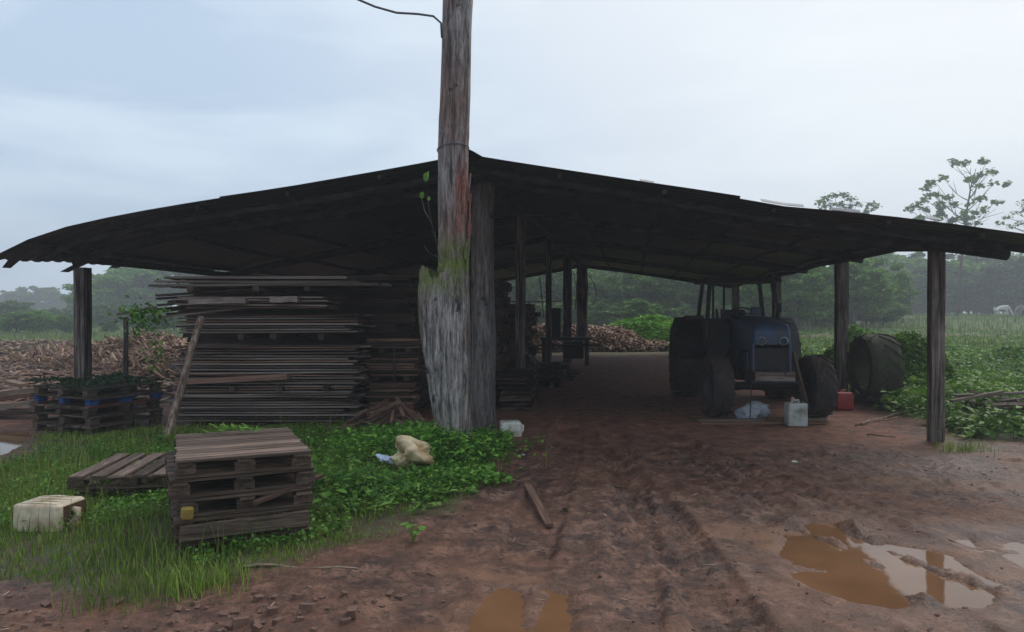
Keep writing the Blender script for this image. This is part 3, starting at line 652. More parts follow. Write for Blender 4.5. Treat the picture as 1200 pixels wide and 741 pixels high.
# ------------------------------------------------------------------ pallets
def pallet(label, loc, rz, Wd, Dp, hgt, slats, group, mat='pallet', topmat='pallet', along='x', blk=True, face=None, low=None, rot=None, t=.018, sw=None):
    """slats run along local x (front) or y; origin = front left bottom corner"""
    e = empty('pallet', loc, rz, label, 'pallet', group, rot=rot)
    for i in range(slats):
        q = (i+.5)/slats
        w_ = sw or (Dp if along == 'x' else Wd)/slats*(.80)
        if along == 'x': lay('deck_board', topmat, e, (Wd/2, q*Dp, hgt-t/2), Wd*random.uniform(.98, 1.01), w_, t, random.uniform(-.008,.008), random.uniform(-.003,.003))
        else: lay('deck_board', topmat, e, (q*Wd, Dp/2, hgt-t/2), Dp*random.uniform(.98, 1.01), w_, t, PI/2+random.uniform(-.01,.01))
    hb = hgt-2*t-.018
    for i in range(3):     # cross boards below the deck, blocks, bottom boards
        u = (.07, .5, .93)[i]
        if along == 'x': lay('cross_board', face or mat, e, (Wd*u, Dp/2, hgt-t-.011), Dp, .10, .017, PI/2)
        else: lay('cross_board', face or mat, e, (Wd/2, Dp*u, hgt-t-.011), Wd, .10, .017, 0)
        for j in range(3):
            w_ = (.07, .5, .93)[j]
            bm_ = (face if face and (i == 0 or j == 0) else mat)
            lay('block', bm_, e, (Wd*u, Dp*w_, t+hb/2), .13, .10, hb)
        lay('bottom_board', low or mat, e, (Wd/2, Dp*u, t/2+.001), Wd, .10, t)
    return e
GP = 'pallets in the front stack'
yaw = math.atan2(.35, .77)
fl = Vector((-2.18, 4.80, -.03))
labs = ['lowest pallet of the front stack, half sunk in grass', 'pallet second from the ground in the front stack, deep plain front board', 'middle pallet of the front stack with a yellow scrap on it', 'pallet second from the top in the front stack, jutting left', 'top pallet of the front stack with a close-slatted brown deck']
offs = [(.0, .02, 0), (-.02, .0, .02), (.0, .03, -.02), (-.04, -.01, .03), (0, .0, .0)]
zz = -.02; hs_ = [.13, .15, .13, .13, .125]
for k in range(5):
    ox, oy, dr = offs[k]
    pallet(labs[k], fl+Vector((ox, oy, zz+.001*k)), yaw+dr, .86+(.08 if k in (3,) else 0), 1.15, hs_[k], 15 if k == 4 else 7, GP, 'pallet', 'pallet_top' if k == 4 else 'pallet', 'x', t=.02)
    zz += hs_[k]+.003
    if k == 1:
        R_ = Matrix.Rotation(yaw, 3, 'Z'); p = fl + R_ @ Vector((.43, -.012, zz-.075)); lay_o = tag(lay('plank', 'pallet', None, p, .82, .02, .105, yaw), 'plain dark board nailed across the low front of the front pallet stack', 'plank')
R_ = Matrix.Rotation(yaw, 3, 'Z')
topz = zz-.003
# doubled boards across the top deck (the darker bands)
p = fl + R_ @ Vector((.06, -.02, .30))
yc = MB().box((0,0,0), (.075, .05, .08)).build('yellow_scrap', M['yellow'], None, False, .012, fl + R_ @ Vector((.07, -.01, .318)), (.1,.05,yaw+.1)); tag(yc, 'small faded yellow plastic scrap wedged in the left side of the front pallets', 'scrap')
tag(lay('plank', 'board_red', None, fl + R_ @ Vector((.72, .05, .40)), .55, .05, .022, yaw+.5, -.15), 'thin split reddish batten poking out of the right of the front pallets', 'batten')
GS = 'pallets lying low left of the front stack'
fl2 = Vector(G(76, 592)); 
y2 = .12
pallet('lower pallet of the low pair left of the front stack', fl2+Vector((.02,.03,0)), y2+.03, .95, 1.0, .115, 5, GS, 'pallet', 'pallet', 'y', sw=.11)
pallet('upper pallet of the low pair, five wide weathered slats with gaps', fl2+Vector((0,0,.118)), y2, .98, 1.0, .115, 6, GS, 'pallet', 'pallet_top', 'y', sw=.11)
GQ = 'pallets stacked by the left shed post'
c0 = Vector((-5.40, 9.5, 0)); y3 = math.atan2(.89, .45)  # local x runs away to the right-back, local y to the left-back
pl = ['bottom pallet of the stack by the left shed post', 'second pallet from the ground by the left shed post', 'third pallet with the red lower edge by the left shed post', 'blue-painted pallet in the stack by the left shed post', 'top pallet under creeping vines by the left shed post']
zz = .0
for k in range(5):
    pallet(pl[k], c0+Vector((random.uniform(-.03,.03), random.uniform(-.03,.03), zz)), y3+random.uniform(-.03,.03), 1.1, 1.25, .118, 7, GQ, 'pallet', 'pallet', 'y' if k % 2 else 'x', face='blue_paint' if k == 3 else None, low='red_paint' if k == 3 else None)
    zz += .121
# ------------------------------------------------------------------ wheels and tractor
def revolve(profile, n):
    v = []; m_ = len(profile)
    for k in range(n):
        a = 2*PI*k/n
        for (x, r) in profile: v.append((x, r*math.cos(a), r*math.sin(a)))
    f = [(k*m_+i, k*m_+i+1, ((k+1) % n)*m_+i+1, ((k+1) % n)*m_+i) for k in range(n) for i in range(m_-1)]
    return v, f
def tyre_mb(R, w, lugs=20, lh=.035, rr_=.58):
    h = w/2
    pr = [(-h*.72, R*rr_), (-h*.9, R*(rr_+.06)), (-h*1.04, R*.76), (-h*.98, R*.90), (-h*.72, R*.955), (-h*.35, R*.965), (0, R*.967), (h*.35, R*.965), (h*.72, R*.955), (h*.98, R*.90), (h*1.04, R*.76), (h*.9, R*(rr_+.06)), (h*.72, R*rr_), (h*.6, R*(rr_+.03)), (-h*.6, R*(rr_+.03)), (-h*.72, R*rr_)]
    mb = MB().add(*revolve(pr, 48))
    for sgn in (-1, 1):
        for k in range(lugs):
            th0 = 2*PI*(k+(.5 if sgn > 0 else 0))/lugs
            v = []
            for (xx, th, ro, tw) in ((.0, 0, 1, .16), (.62, .55, 1, .17), (1.02, .75, .94, .2)):
                for dth in (-tw/2, tw/2):
                    for rad in (R*.90*ro, R*(1.0 if ro == 1 else .955)):
                        a = th0+(th+dth)*2*PI/lugs*1.35
                        v.append((sgn*h*xx, rad*math.cos(a), rad*math.sin(a)))
            f = []
            for j in range(2):
                b_ = j*4; f += [(b_, b_+1, b_+5, b_+4), (b_+3, b_+2, b_+6, b_+7), (b_+1, b_+3, b_+7, b_+5)]
            f += [(0, 2, 3, 1), (8, 9, 11, 10)]
            if sgn < 0: f = [q[::-1] for q in f]
            mb.add(v, f)
    return mb
def wheel(parent, name, loc, R, w, rz, side, mat='tyre'):
    e = empty(name, loc, rz); e.parent = parent
    tyre_mb(R, w, 18 if R > .55 else 16).build('tyre', M[mat], e)
    s = side
    pr = [(s*w*.38, R*.60), (s*w*.42, R*.56), (s*w*.28, R*.52), (s*w*.05, R*.45), (s*w*.05, R*.25), (s*w*.18, R*.22), (s*w*.2, R*.05), (s*w*.2, .001)]
    MB().add(*revolve(pr, 32)).build('rim', M['rim'], e, True)
    pr = [(-s*w*.38, R*.60), (-s*w*.3, R*.55), (-s*w*.1, R*.5), (-s*w*.1, .001)]
    mb = MB().add(*revolve(pr, 32))
    for k in range(8):
        a = 2*PI*k/8; mb.tube([(s*w*.2-.03, R*.16*math.cos(a), R*.16*math.sin(a)), (s*w*.2+.03, R*.16*math.cos(a), R*.16*math.sin(a))], .014, 6)
    mb.build('hub', M['rim'], e); return e
tr = empty('tractor', (3.80, 11.15, 0), -.11, 'old blue farm tractor with an open cab frame parked under the right of the roof', 'tractor')
wheel(tr, 'wheel', (-.72, 0, .48), .48, .30, .14, -1); wheel(tr, 'wheel', (.72, 0, .48), .48, .30, .14, 1)
wheel(tr, 'wheel', (-.86, 2.7, .69), .70, .46, 0, -1); wheel(tr, 'wheel', (.86, 2.7, .69), .70, .46, 0, 1)
# hood lofted: sections (y, halfwidth, zbottom, ztop, round)
def loft(sec, n=9):
    v = []
    for (y, hw, zb, zt, rd) in sec:
        ring = [(-hw, y, zb)]
        for k in range(n):
            a = PI*(1-k/(n-1)); cx = (hw-rd)*math.copysign(1, math.cos(a)) if abs(math.cos(a)) > 1e-6 else 0
            ring.append((cx+rd*math.cos(a), y, zt-rd+rd*math.sin(a)))
        ring.append((hw, y, zb)); v += ring
    m_ = n+2; f = [(i*m_+k, i*m_+k+1, (i+1)*m_+k+1, (i+1)*m_+k) for i in range(len(sec)-1) for k in range(m_-1)]
    f += [tuple(range(m_-1, -1, -1)), tuple(range((len(sec)-1)*m_, len(sec)*m_))]
    return v, f
hd = MB().add(*loft([(-.47, .235, 1.12, 1.32, .07), (-.44, .26, 1.04, 1.39, .09), (-.30, .275, 1.02, 1.44, .10), (.3, .29, 1.0, 1.49, .10), (1.15, .31, 1.0, 1.53, .09)])).build('hood', M['blue'], tr, True)
MB().box((0, -.36, .90), (.47, .12, .33)).build('grille', M['black'], tr, False, .01)
gm = MB()
for k in range(7): gm.box((0, -.425, .77+k*.042), (.43, .012, .010))
gm.build('grille_bars', M['engine'], tr)
for s in (-1, 1):
    MB().box((s*.252, -.30, .93), (.035, .3, .42), Matrix.Rotation(s*.03, 3, 'Z')).build('grille_frame', M['blue'], tr, False, .01)
    pr = [(-.0, .0001), (.0, .06), (.03, .066), (.05, .05)]
    v, f = revolve(pr, 16); link('headlight', MB().add(v, f).mesh('headlight', True), M['can_grey'], tr, (s*.15, -.46, 1.17), (0, 0, -PI/2))
MB().box((-.27, .35, .86), (.035, .9, .26)).build('side_panel', M['blue'], tr, False, .01)
MB().box((0, .45, .80), (.40, 1.3, .42)).build('engine_block', M['engine'], tr, False, .02)
em = MB()
for k in range(5): em.tube([(-.21, .0+k*.22, .9), (-.27, .0+k*.22, .72), (-.22, .05+k*.22, .6)], .028, 7)
em.box((-.24, .2, .62), (.1, .4, .14)); em.tube([(-.26, -.1, 1.0), (-.3, .3, .98), (-.26, .8, .7)], .022, 7); em.build('engine_fittings', M['engine'], tr)
MB().box((0, 1.6, .72), (.48, 1.2, .5)).build('gearbox', M['engine'], tr, False, .03)
MB().tube([(-.64, 0, .46), (-.3, 0, .48), (0, 0, .52), (.3, 0, .48), (.64, 0, .46)], [.07, .06, .11, .06, .07], 10).build('front_axle', M['black'], tr, True)
MB().tube([(-.75, 2.7, .69), (-.3, 2.7, .7), (.3, 2.7, .7), (.75, 2.7, .69)], [.09, .15, .15, .09], 12).build('rear_axle', M['black'], tr, True)
MB().tube([(-.62, -.12, .5), (.62, -.12, .5)], .02, 6).build('tie_rod', M['black'], tr)
# front bumper beam with old board on it and its wire legs
MB().box((.0, -.62, .675), (.55, .06, .13)).build('bumper', M['board_grey'], tr, False, .008)
MB().box((.0, -.585, .60), (.62, .10, .03)).build('bumper_shelf', M['black'], tr)
for s in (-1, 1): MB().tube([(s*.18, -.6, .64), (s*.16, .1, .62)], .03, 6).build('bumper_arm', M['black'], tr)
# fenders
for s in (-1, 1):
    v = []; n_ = 11
    for k in range(n_):
        a = math.radians(5+145*k/(n_-1)); r_ = .80
        for (xx, dr) in ((s*.56, 0), (s*1.04, 0), (s*1.04, -.025), (s*.56, -.025)):
            v.append((xx, 2.7-(r_+dr)*math.cos(a), .69+(r_+dr)*math.sin(a)))
    f = [(k*4+j, k*4+(j+1) % 4, (k+1)*4+(j+1) % 4, (k+1)*4+j) for k in range(n_-1) for j in range(4)] + [(0,1,2,3), tuple(range((n_-1)*4, n_*4))]
    MB().add(v, f).build('fender', M['black'], tr, True)
    MB().box((s*.60, 2.35, 1.2), (.03, 1.0, .55)).build('cab_side', M['black'], tr, False, .01)
MB().box((0, 1.72, 1.17), (1.2, .05, .62)).build('cab_bulkhead', M['black'], tr, False, .01)
MB().box((.0, 1.50, 1.44), (.62, .4, .10)).build('dash', M['black'], tr, False, .02)
MB().box((0, 2.3, .88), (1.15, 1.1, .04)).build('cab_floor', M['black'], tr)
MB().box((-.82, 1.75, 1.49), (.34, .10, .07)).build('step_lamp', M['black'], tr, False, .02)
# cab frame
for (x0, y0, x1, y1) in ((-.60, 1.7, -.53, 1.85), (.60, 1.7, .53, 1.85), (-.60, 2.85, -.52, 2.8), (.60, 2.85, .52, 2.8)):
    MB().tube([(x0, y0, 1.42), (x1, y1, 2.12)], .046, 4).build('cab_pillar', M['black'], tr)
for (x0, y0) in ((-.12, 2.85), (-.42, 2.2)):
    MB().tube([(x0, y0, 1.42), (x0, y0, 2.15)], .025, 4).build('cab_pillar', M['black'], tr)
MB().box((0, 2.32, 2.15), (1.34, 1.3, .08), None, .93).build('cab_roof', M['black'], tr, False, .02)
MB().tube([(-.56, 1.8, 2.12), (.56, 1.8, 2.12)], .03, 4).build('cab_rail', M['black'], tr)
st = MB()
for k in range(24):
    pass
st.tube([Vector((.0+.2*math.cos(a), 1.78+.07*math.sin(a), 1.56+.19*math.sin(a)*.55)) for a in np.linspace(0, 2*PI, 25)], .014, 6); st.tube([(0, 1.78, 1.56), (0, 1.6, 1.35)], .02, 6); st.tube([(-.19, 1.78, 1.56), (.19, 1.78, 1.56)], .01, 5)
st.build('steering_wheel', M['black'], tr, True)
MB().box((0, 2.35, 1.18), (.45, .42, .12)).box((0, 2.58, 1.42), (.44, .10, .42), Matrix.Rotation(-.15, 3, 'X')).build('seat', M['black'], tr, False, .03)
MB().tube([(.33, .9, 1.4), (.34, .9, 1.66)], .028, 8).tube([(.34, .9, 1.66), (.34, .93, 1.72)], .03, 8).build('exhaust', M['black'], tr)
MB().box((.18, 1.55, 1.60), (.16, .1, .14)).build('instrument_box', M['blue'], tr, False, .02)
for x_ in (-.42, -.33): MB().tube([(x_, 1.7, 1.45), (x_-.02, 1.7, 1.64)], [.03, .022], 6).build('lever', M['black'], tr)
MB().tube([(.56, 1.62, 1.45), (.58, 1.6, 1.68)], .02, 6).box((.59, 1.58, 1.66), (.05, .08, .16)).build('mirror', M['black'], tr)
# things about the tractor
tag(lay('plank', 'board_pale', None, (4.27, 10.95, .50), 1.06, .09, .028, .45, 1.22, .2), 'long pale plank leaning against the right of the tractor', 'plank')
tag(lay('plank', 'board_pale', None, (3.15, 10.72, .028), .95, .11, .035, -.02), 'short pale plank lying left in front of the tractor', 'plank', 'planks on the ground in front of the tractor')
tag(lay('plank', 'board_red', None, (3.55, 10.50, .022), 1.75, .10, .03, .01), 'longest reddish plank on the dirt in front of the tractor', 'plank', 'planks on the ground in front of the tractor')
tag(lay('plank', 'board_pale', None, (4.35, 10.85, .02), .5, .09, .03, .03), 'short plank end lying right of the white can', 'plank', 'planks on the ground in front of the tractor')
tag(MB().tube([P(880, 437, 10.6), P(880.5, 462, 10.55), P(879, 491, 10.5)], .008, 5).build('hanging_wire', M['wire'], None, True), 'thin wire hanging from the tractor bumper to the ground', 'wire')
tag(MB().tube([P(924, 402, 10.5), P(923, 425, 10.45), P(920, 440, 10.45)], .010, 5).build('bent_rod', M['wire'], None, True), 'dark bent rod beside the right of the tractor grille', 'rod')
def rounded(dims, bev, seg=3, sub=0):
    bm = bmesh.new(); bmesh.ops.create_cube(bm, size=1); bmesh.ops.scale(bm, vec=dims, verts=bm.verts)
    bmesh.ops.bevel(bm, geom=bm.edges[:]+bm.verts[:], offset=bev, segments=seg, affect='EDGES', profile=.6)
    if sub: bmesh.ops.subdivide_edges(bm, edges=bm.edges[:], cuts=sub, use_grid_fill=True)
    return bm
def bm_obj(bm, name, mat, parent=None, loc=(0,0,0), rot=(0,0,0), noise=0, freq=6):
    if noise:
        co = np.array([v.co[:] for v in bm.verts]); a = fbm(co[:,0]*freq+co[:,2]*3, co[:,1]*freq-co[:,2]*5, 3, 7); b_ = fbm(co[:,1]*freq+5+co[:,2]*4, co[:,2]*freq+co[:,0]*3, 3, 8)
        for v, p, q in zip(bm.verts, a, b_): v.co += Vector((q, p, (p+q)*.5))*noise
    me_ = bpy.data.meshes.new(name); bm.to_mesh(me_); bm.free(); me_.polygons.foreach_set('use_smooth', [True]*len(me_.polygons))
    return link(name, me_, mat, parent, loc, rot)
def jerrycan(label, loc, dims, mat, rot=(0,0,0), handle=True, cap='black', cat='jerrycan'):
    """upright along z, origin at centre bottom"""
    e = empty('jerrycan', loc, 0, label, cat, rot=rot); w, d, h = dims
    bm_obj(rounded((w, d, h*.88), min(w, d)*.16, 3, 1), 'body', mat, e, (0, 0, h*.44), noise=.006)
    if handle:
        MB().tube([(-w*.22, 0, h*.84), (-w*.2, 0, h*.97), (w*.12, 0, h*.97), (w*.14, 0, h*.84)], d*.09, 8).build('handle', mat, e, True)
    MB().tube([(w*.3, 0, h*.84), (w*.3, 0, h*.93)], d*.16, 14).build('cap', M[cap] if cap else mat, e, True)
    return e
jerrycan('white square jerrycan with a printed patch before the tractor', (P(933, 499, 10.35).x, 10.35, .0), (.27, .2, .37), M['can_grey'])
lb = MB()
for r_ in range(4):
    for c_ in range(6):
        if (r_*5+c_*3) % 4: lb.box((-.055+c_*.024, 0, r_*-.014), (.015, .003, .008))
o = lb.build('jerrycan_print', M['label'], None, False, 0, (P(936, 0, 10.35).x, 10.35-.102, .265)); o.parent = bpy.data.objects['jerrycan']; o.matrix_parent_inverse = Matrix.Identity(4); o.location = (.02, -.108, .25)
o.name = 'print'
jerrycan('red plastic jerrycan on the ground beside the big mossy tyre', (P(988, 480, 12.1).x, 12.1, .0), (.27, .2, .32), M['can_red'], cap='black')
jerrycan('dirty white jerrycan lying at the foot of the main gable post', (P(598, 508, 9.45).x-.13, 9.45, .10), (.20, .22, .30), M['can_white'], rot=(0, PI/2, .12), cap=None)
jerrycan('cream cut-open jerrycan lying in the grass on the far left', (-3.60, 5.5, .10), (.21, .30, .42), M['can_cream'], rot=(0, PI/2, -.12), cap=None)
cc = bpy.data.objects['jerrycan.003']
MB().box((.0, .02, .37), (.17, .23, .012)).build('cut_opening', plain('opening_dark', (.10,.05,.025), .9), cc)  # dark of the hollow put in as a flat brown panel
mb_ = MB()
for k in range(4): mb_.tube([(-.10, -.11+.07*k, .03), (-.112, -.11+.07*k, .18), (-.10, -.11+.07*k, .33)], .007, 6)
mb_.build('moulded_rib', M['can_cream'], cc, True)
# rag bag below tractor
def crumple(name, label, cat, loc, dims, mat, seed, amp=.25, rz=0):
    bm = bmesh.new(); bmesh.ops.create_icosphere(bm, subdivisions=5, radius=.5)
    co = np.array([v.co[:] for v in bm.verts]); u, v_, w = co.T
    n1 = fbm(u*1.8+seed+w*1.2, v_*1.8-w*1.2, 2, seed); n2 = -np.abs(fbm(u*2.0+v_*1.2+seed, w*2.0+v_*1.2, 3, seed+3, .45))*1.2
    for q, a, b_ in zip(bm.verts, n1, n2):
        q.co *= 1+amp*a+amp*1.4*b_
        q.co = Vector((q.co.x*dims[0], q.co.y*dims[1], max(q.co.z*dims[2], -dims[2]*.42)+dims[2]*.42))
    return tag(bm_obj(bm, name, mat, None, loc, (0, 0, rz)), label, cat)
crumple('plastic_bag', 'greyish white plastic bag slumped under the tractor nose', 'bag', (P(884, 490, 10.9).x, 10.9, 0), (.55, .35, .32), M['bag'], 3, .35, .2)
crumple('cream_sack', 'crumpled cream plastic sack lying on the leafy weeds', 'sack', (P(483, 562, 7.2).x, 7.2, .09), (.50, .36, .31), M['sack'], 53, .85, .5)
crumple('plastic_litter', 'small bluish white plastic litter left of the cream sack', 'litter', (P(452, 556, 7.25).x, 7.25, .12), (.30, .16, .09), M['bluewhite'], 23, .6, -.3)
crumple('paper_litter', 'tiny white paper scrap on the mud right of centre', 'litter', GH(932, 543), (.08, .05, .03), M['can_white'], 29, .4)
crumple('plastic_litter', 'little white and black scrap on the mud near the leaf edge', 'litter', GH(613, 535), (.06, .05, .03), M['bag'], 31, .4)
crumple('foam_litter', 'pale scrap of foam on the debris right of the front post', 'litter', P(1152, 487, 10.4), (.12, .08, .08), M['can_cream'], 37, .4)
# big tyre
e = empty('discarded_tyre', (P(1025, 0, 12.9).x, 12.9, 0), math.radians(-4), 'big worn mossy tractor tyre standing upright right of the shed post', 'tyre')
tyre_mb(.62, .52, 15).build('tread', M['tyre_mossy'], e, False, 0, (0, 0, .60))
# wood post debris at right
dbr = [((1120,497),(1200,493),.05,'board_dark'),((1110,476),(1180,470),.04,'board_pale'),((1130,466),(1168,474),.03,'board_pale'),((1120,472),(1215,468),.06,'board_grey'),((1165,478),(1230,474),.05,'board_dark'),((1135,488),(1200,497),.05,'board_dark'),((1150,470),(1225,484),.04,'board_grey')]
e = empty('plank_heap', P(1165, 500, 10.5)*Vector((1,1,0))+Vector((0,0,.10)), 0, 'low heap of dark and pale broken planks in the weeds right of the front post', 'planks'); eo = Vector(e.location)
for k, (a, b_, w_, mt) in enumerate(dbr):
    pa, pb = P(*a, 10.5+.12*k), P(*b_, 10.5+.12*k); c_ = (pa+pb)/2-eo+Vector((0,0,.10)); d_ = pb-pa
    lay('plank', mt, e, c_, d_.length, w_*1.6, .035, math.atan2(d_.y, d_.x)+random.uniform(-.45,.45), -math.atan2(d_.z, math.hypot(d_.x, d_.y))+random.uniform(-.08,.08))
MB().box((.35, .35, .09), (.8, .5, .16)).build('dark_crate', M['board_dark'], e, False, .02)
for (a, b_, r_, lab, mt) in (((1010,499),(1080,480),.018,'pale straight stick on the dirt below the big tyre','board_pale'), ((1003,500),(1052,491),.014,'darker stick lying close under the pale straight stick','board_red'),
        ((278,668),(492,676),.009,'long thin bent stick along the edge of the front grass','board_pale')):
    pa, pb = GH(*a, r_*.9), GH(*b_, r_*.9); pts = [pa.lerp(pb, t)+Vector((0, .07*math.sin(PI*t)+.02*math.sin(9*t), .012*math.sin(14*t))) for t in np.linspace(0, 1, 12)]
    tag(MB().tube(pts, [r_*(1-.5*t) for t in np.linspace(0, 1, 12)], 7).build('stick', M[mt], None, True), lab, 'stick')
pa, pb = GH(618, 571), GH(644, 620); d_ = pb-pa
tag(lay('plank', 'board_red', None, (pa+pb)/2+Vector((0,0,.02)), d_.length, .062, .03, math.atan2(d_.y, d_.x), -math.atan2(d_.z, math.hypot(d_.x, d_.y))), 'narrow red-brown batten lying alone on the open mud', 'batten')
for (a, b_, lab) in (((596,561),(614,573),'twig touching the upper end of the lone batten'), ((700,569),(735,572),'short dark twig on the mud right of the lone batten'), ((745,540),(790,543),'thin dark twig on the mud near the shed entrance'), ((660,597),(674,608),'short twig on the mud just right of the lone batten'), ((1016,510),(1050,513),'orange peeling bark strip below the two sticks')):
    pa, pb = GH(*a, .006), GH(*b_, .006); pts = [pa.lerp(pb, t)+Vector((0, .02*math.sin(5*t), .005*math.sin(7*t))) for t in np.linspace(0, 1, 6)]
    tag(MB().tube(pts, [.008]*5+[.003], 6).build('twig', M['board_dark'] if 'orange' not in lab else M['board_red'], None, True), lab, 'twig')
# brick rubble bottom left
e = empty('brick_rubble', G(315, 725), 0, 'scatter of broken brick bits pressed in the mud at the bottom left', 'rubble'); eo = Vector(e.location); rr = random.Random(9)
bmz = []
for s in range(4):
    r2 = random.Random(s); v = []
    for z_ in (-.5, .5):
        for x_, y_ in ((-.5,-.5), (.5,-.5), (.5,.5), (-.5,.5)): v.append((x_*r2.uniform(.6,1), y_*r2.uniform(.6,1), z_))
    q = MB().add(v, [(3,2,1,0), (4,5,6,7), (0,1,5,4), (1,2,6,5), (2,3,7,6), (3,0,4,7)]).mesh('brick_piece'); q.materials.append(M['brick']); bmz.append(q)
spots = [(261,725),(275,722),(282,735),(270,737),(318,722),(348,707),(322,706),(325,735),(405,733),(412,728),(360,722),(300,735)] + [(rr.uniform(0, 520), rr.uniform(700, 745)) for _ in range(60)]
for k, (a, b_) in enumerate(spots):
    g_ = G(a, b_); s_ = rr.uniform(.05, .10) if k < 12 else rr.uniform(.015, .06)
    link('brick_piece', rr.choice(bmz), None, e, Vector((g_.x, g_.y, float(H(np.array([g_.x]), np.array([g_.y]))[0])+.004))-eo, (rr.uniform(-.3,.3), rr.uniform(-.3,.3), rr.uniform(0, 3)), (s_, s_*.75, s_*.5))
# ------------------------------------------------------------------ saw bench and inner clutter
e = empty('saw_bench', P(668, 425, 22.0)*Vector((1,1,0)), -.16, 'dark saw bench with an upright cabinet between the far inner posts', 'machine')
MB().box((-.1, 0, .80), (1.5, .8, .07)).build('table', M['black'], e)
for x_ in (-.75, .5):
    for y_ in (-.3, .3): MB().box((x_, y_, .4), (.08, .08, .78)).build('leg', M['black'], e)
MB().box((-.42, .1, 1.25), (.28, .45, .9)).build('cabinet', M['black'], e, False, .02)
MB().box((.1, .1, .45), (.6, .5, .5)).build('motor_housing', M['engine'], e, False, .04)
MB().tube([(-.9, -.35, .6), (.9, -.35, .62)], .03, 6).build('rail', M['engine'], e)
for (pts, lab) in (([P(690,322,24), P(697,335,24), P(699,348,24), P(694,358,24), P(689,361,24)], 'looped wire hanging by the fat far post'), ([P(580,353,16), P(620,354,17), P(660,353,21)], 'thin wire strung level between the inner posts'), ([P(632,325,18), P(634,340,18), P(637,372,19)], 'thin slanted wire hanging between the first inner posts'), ([P(672,318,25), P(676,340,25), P(674,362,25)], 'short wire hanging in the bright slot between far posts')):
    tag(MB().tube(pts, .012, 5).build('wire', M['wire'], None, True), lab, 'wire')
for (a, b_, r_, lab) in ((P(616,408,14), P(628,424,14.5), .02, 'upper thin lath leaning on the dark planks inside'), (P(615,412,14.2), P(632,430,14.6), .016, 'lower thin lath leaning on the dark planks inside')):
    tag(MB().tube([a, b_], r_, 5).build('lath', M['board_grey']), lab, 'lath')
# ------------------------------------------------------------------ heaps of offcuts
def boxes(name, Cn, Sz, yaw_, pit, mat, label=None, cat=None):
    n_ = len(Cn); u = np.array([[x, y, z] for z in (-.5,.5) for x, y in ((-.5,-.5), (.5,-.5), (.5,.5), (-.5,.5))])
    v = u[None]*Sz[:, None, :]
    c, s = np.cos(pit)[:, None], np.sin(pit)[:, None]; x = v[..., 0]*c + v[..., 2]*s; z = -v[..., 0]*s + v[..., 2]*c; y = v[..., 1]
    c, s = np.cos(yaw_)[:, None], np.sin(yaw_)[:, None]; X = x*c - y*s; Y = x*s + y*c
    V = np.stack([X, Y, z], -1) + Cn[:, None, :]
    f = np.array([(3,2,1,0), (4,5,6,7), (0,1,5,4), (1,2,6,5), (2,3,7,6), (3,0,4,7)])
    Fq = (f[None] + (np.arange(n_)*8)[:, None, None]).reshape(-1, 4)
    me_ = np_mesh(name, V.reshape(-1, 3), Fq)
    return tag(link(name, me_, mat), label, cat, None, 'stuff')
def heap(name, label, mounds, n_, size, mat, pitch=.5):
    cs = []; 
    for k in range(n_):
        cx, cy, rx, ry, h = mounds[RNG.choice(len(mounds), p=np.array([m_[2]*m_[3] for m_ in mounds])/sum(m_[2]*m_[3] for m_ in mounds))]
        r = math.sqrt(RNG.random()); a = RNG.random()*2*PI; x, y = cx+rx*r*math.cos(a), cy+ry*r*math.sin(a)
        hh = 0
        for (mx_, my_, r1, r2, h_) in mounds: hh = max(hh, h_*max(0, 1-((x-mx_)/r1)**2-((y-my_)/r2)**2)**.8)
        hh *= (1+.25*float(fbm(x*.9, y*.9, 2, 6)))
        cs.append((x, y, hh*(1-.25*RNG.random()**3)+.02))
    cs = np.array(cs); cs[:, 2] += H(cs[:, 0], cs[:, 1], False)
    sz = np.stack([RNG.uniform(*size[0], n_), RNG.uniform(*size[1], n_), RNG.uniform(*size[2], n_)], 1)
    o = boxes(name, cs, sz, RNG.uniform(0, PI, n_), RNG.normal(0, pitch, n_), mat, label, 'offcuts')
    return o
heap('offcut_heap', 'broad heap of pale wood offcuts behind the far end of the shed', [(1.5, 32.5, 4.2, 2.4, .95), (-2.5, 30.5, 4.0, 2.2, .8), (4.6, 34, 2.0, 2.5, .8), (5.3, 31.5, 2.3, 1.6, .25)], 9000, ((.18,.5), (.06,.15), (.03,.08)), M['chips'])
heap('offcut_heap', 'tangled heap of brown sawn strips behind the left shed post', [(-9.8, 20.5, 2.8, 2.0, .80), (-7.8, 18.2, 2.2, 1.6, .62), (-12.8, 23, 2.6, 2.0, .45)], 7500, ((.15,.8), (.02,.055), (.015,.04)), M['chips'], .4)
heap('offcut_scatter', 'scattered wood waste over the bare ground on the far left', [(-13, 19, 6.5, 6.5, .10), (-22, 30, 9, 8, .3), (-9, 14, 3.2, 2.8, .05)], 7000, ((.1,.6), (.03,.12), (.015,.05)), M['chips_grey'], .2)
for k, (a, b_, D_, mt, lab) in enumerate((((-10,462),(45,456),11.6,'board_pale','whitish slab lying uppermost on the left slab pile'), ((-15,469),(42,462),11.3,'board_red','reddish slab lying second on the left slab pile'), ((-10,478),(40,472),11.1,'board_pale','pale slab lying third on the left slab pile'), ((-20,486),(42,482),11.0,'board_dark','dark slab lying lowest on the left slab pile'), ((10,448),(28,452),13.5,'board_pale','small pale slab out on the bare ground'))):
    pa, pb = P(*a, D_), P(*b_, D_); pa.z = max(pa.z, .03); pb.z = max(pb.z, .03); c_ = (pa+pb)/2; d_ = pb-pa
    tag(lay('slab', mt, None, c_, d_.length, .22, .07, math.atan2(d_.y, d_.x), -math.atan2(d_.z, math.hypot(d_.x, d_.y))), lab, 'slab')
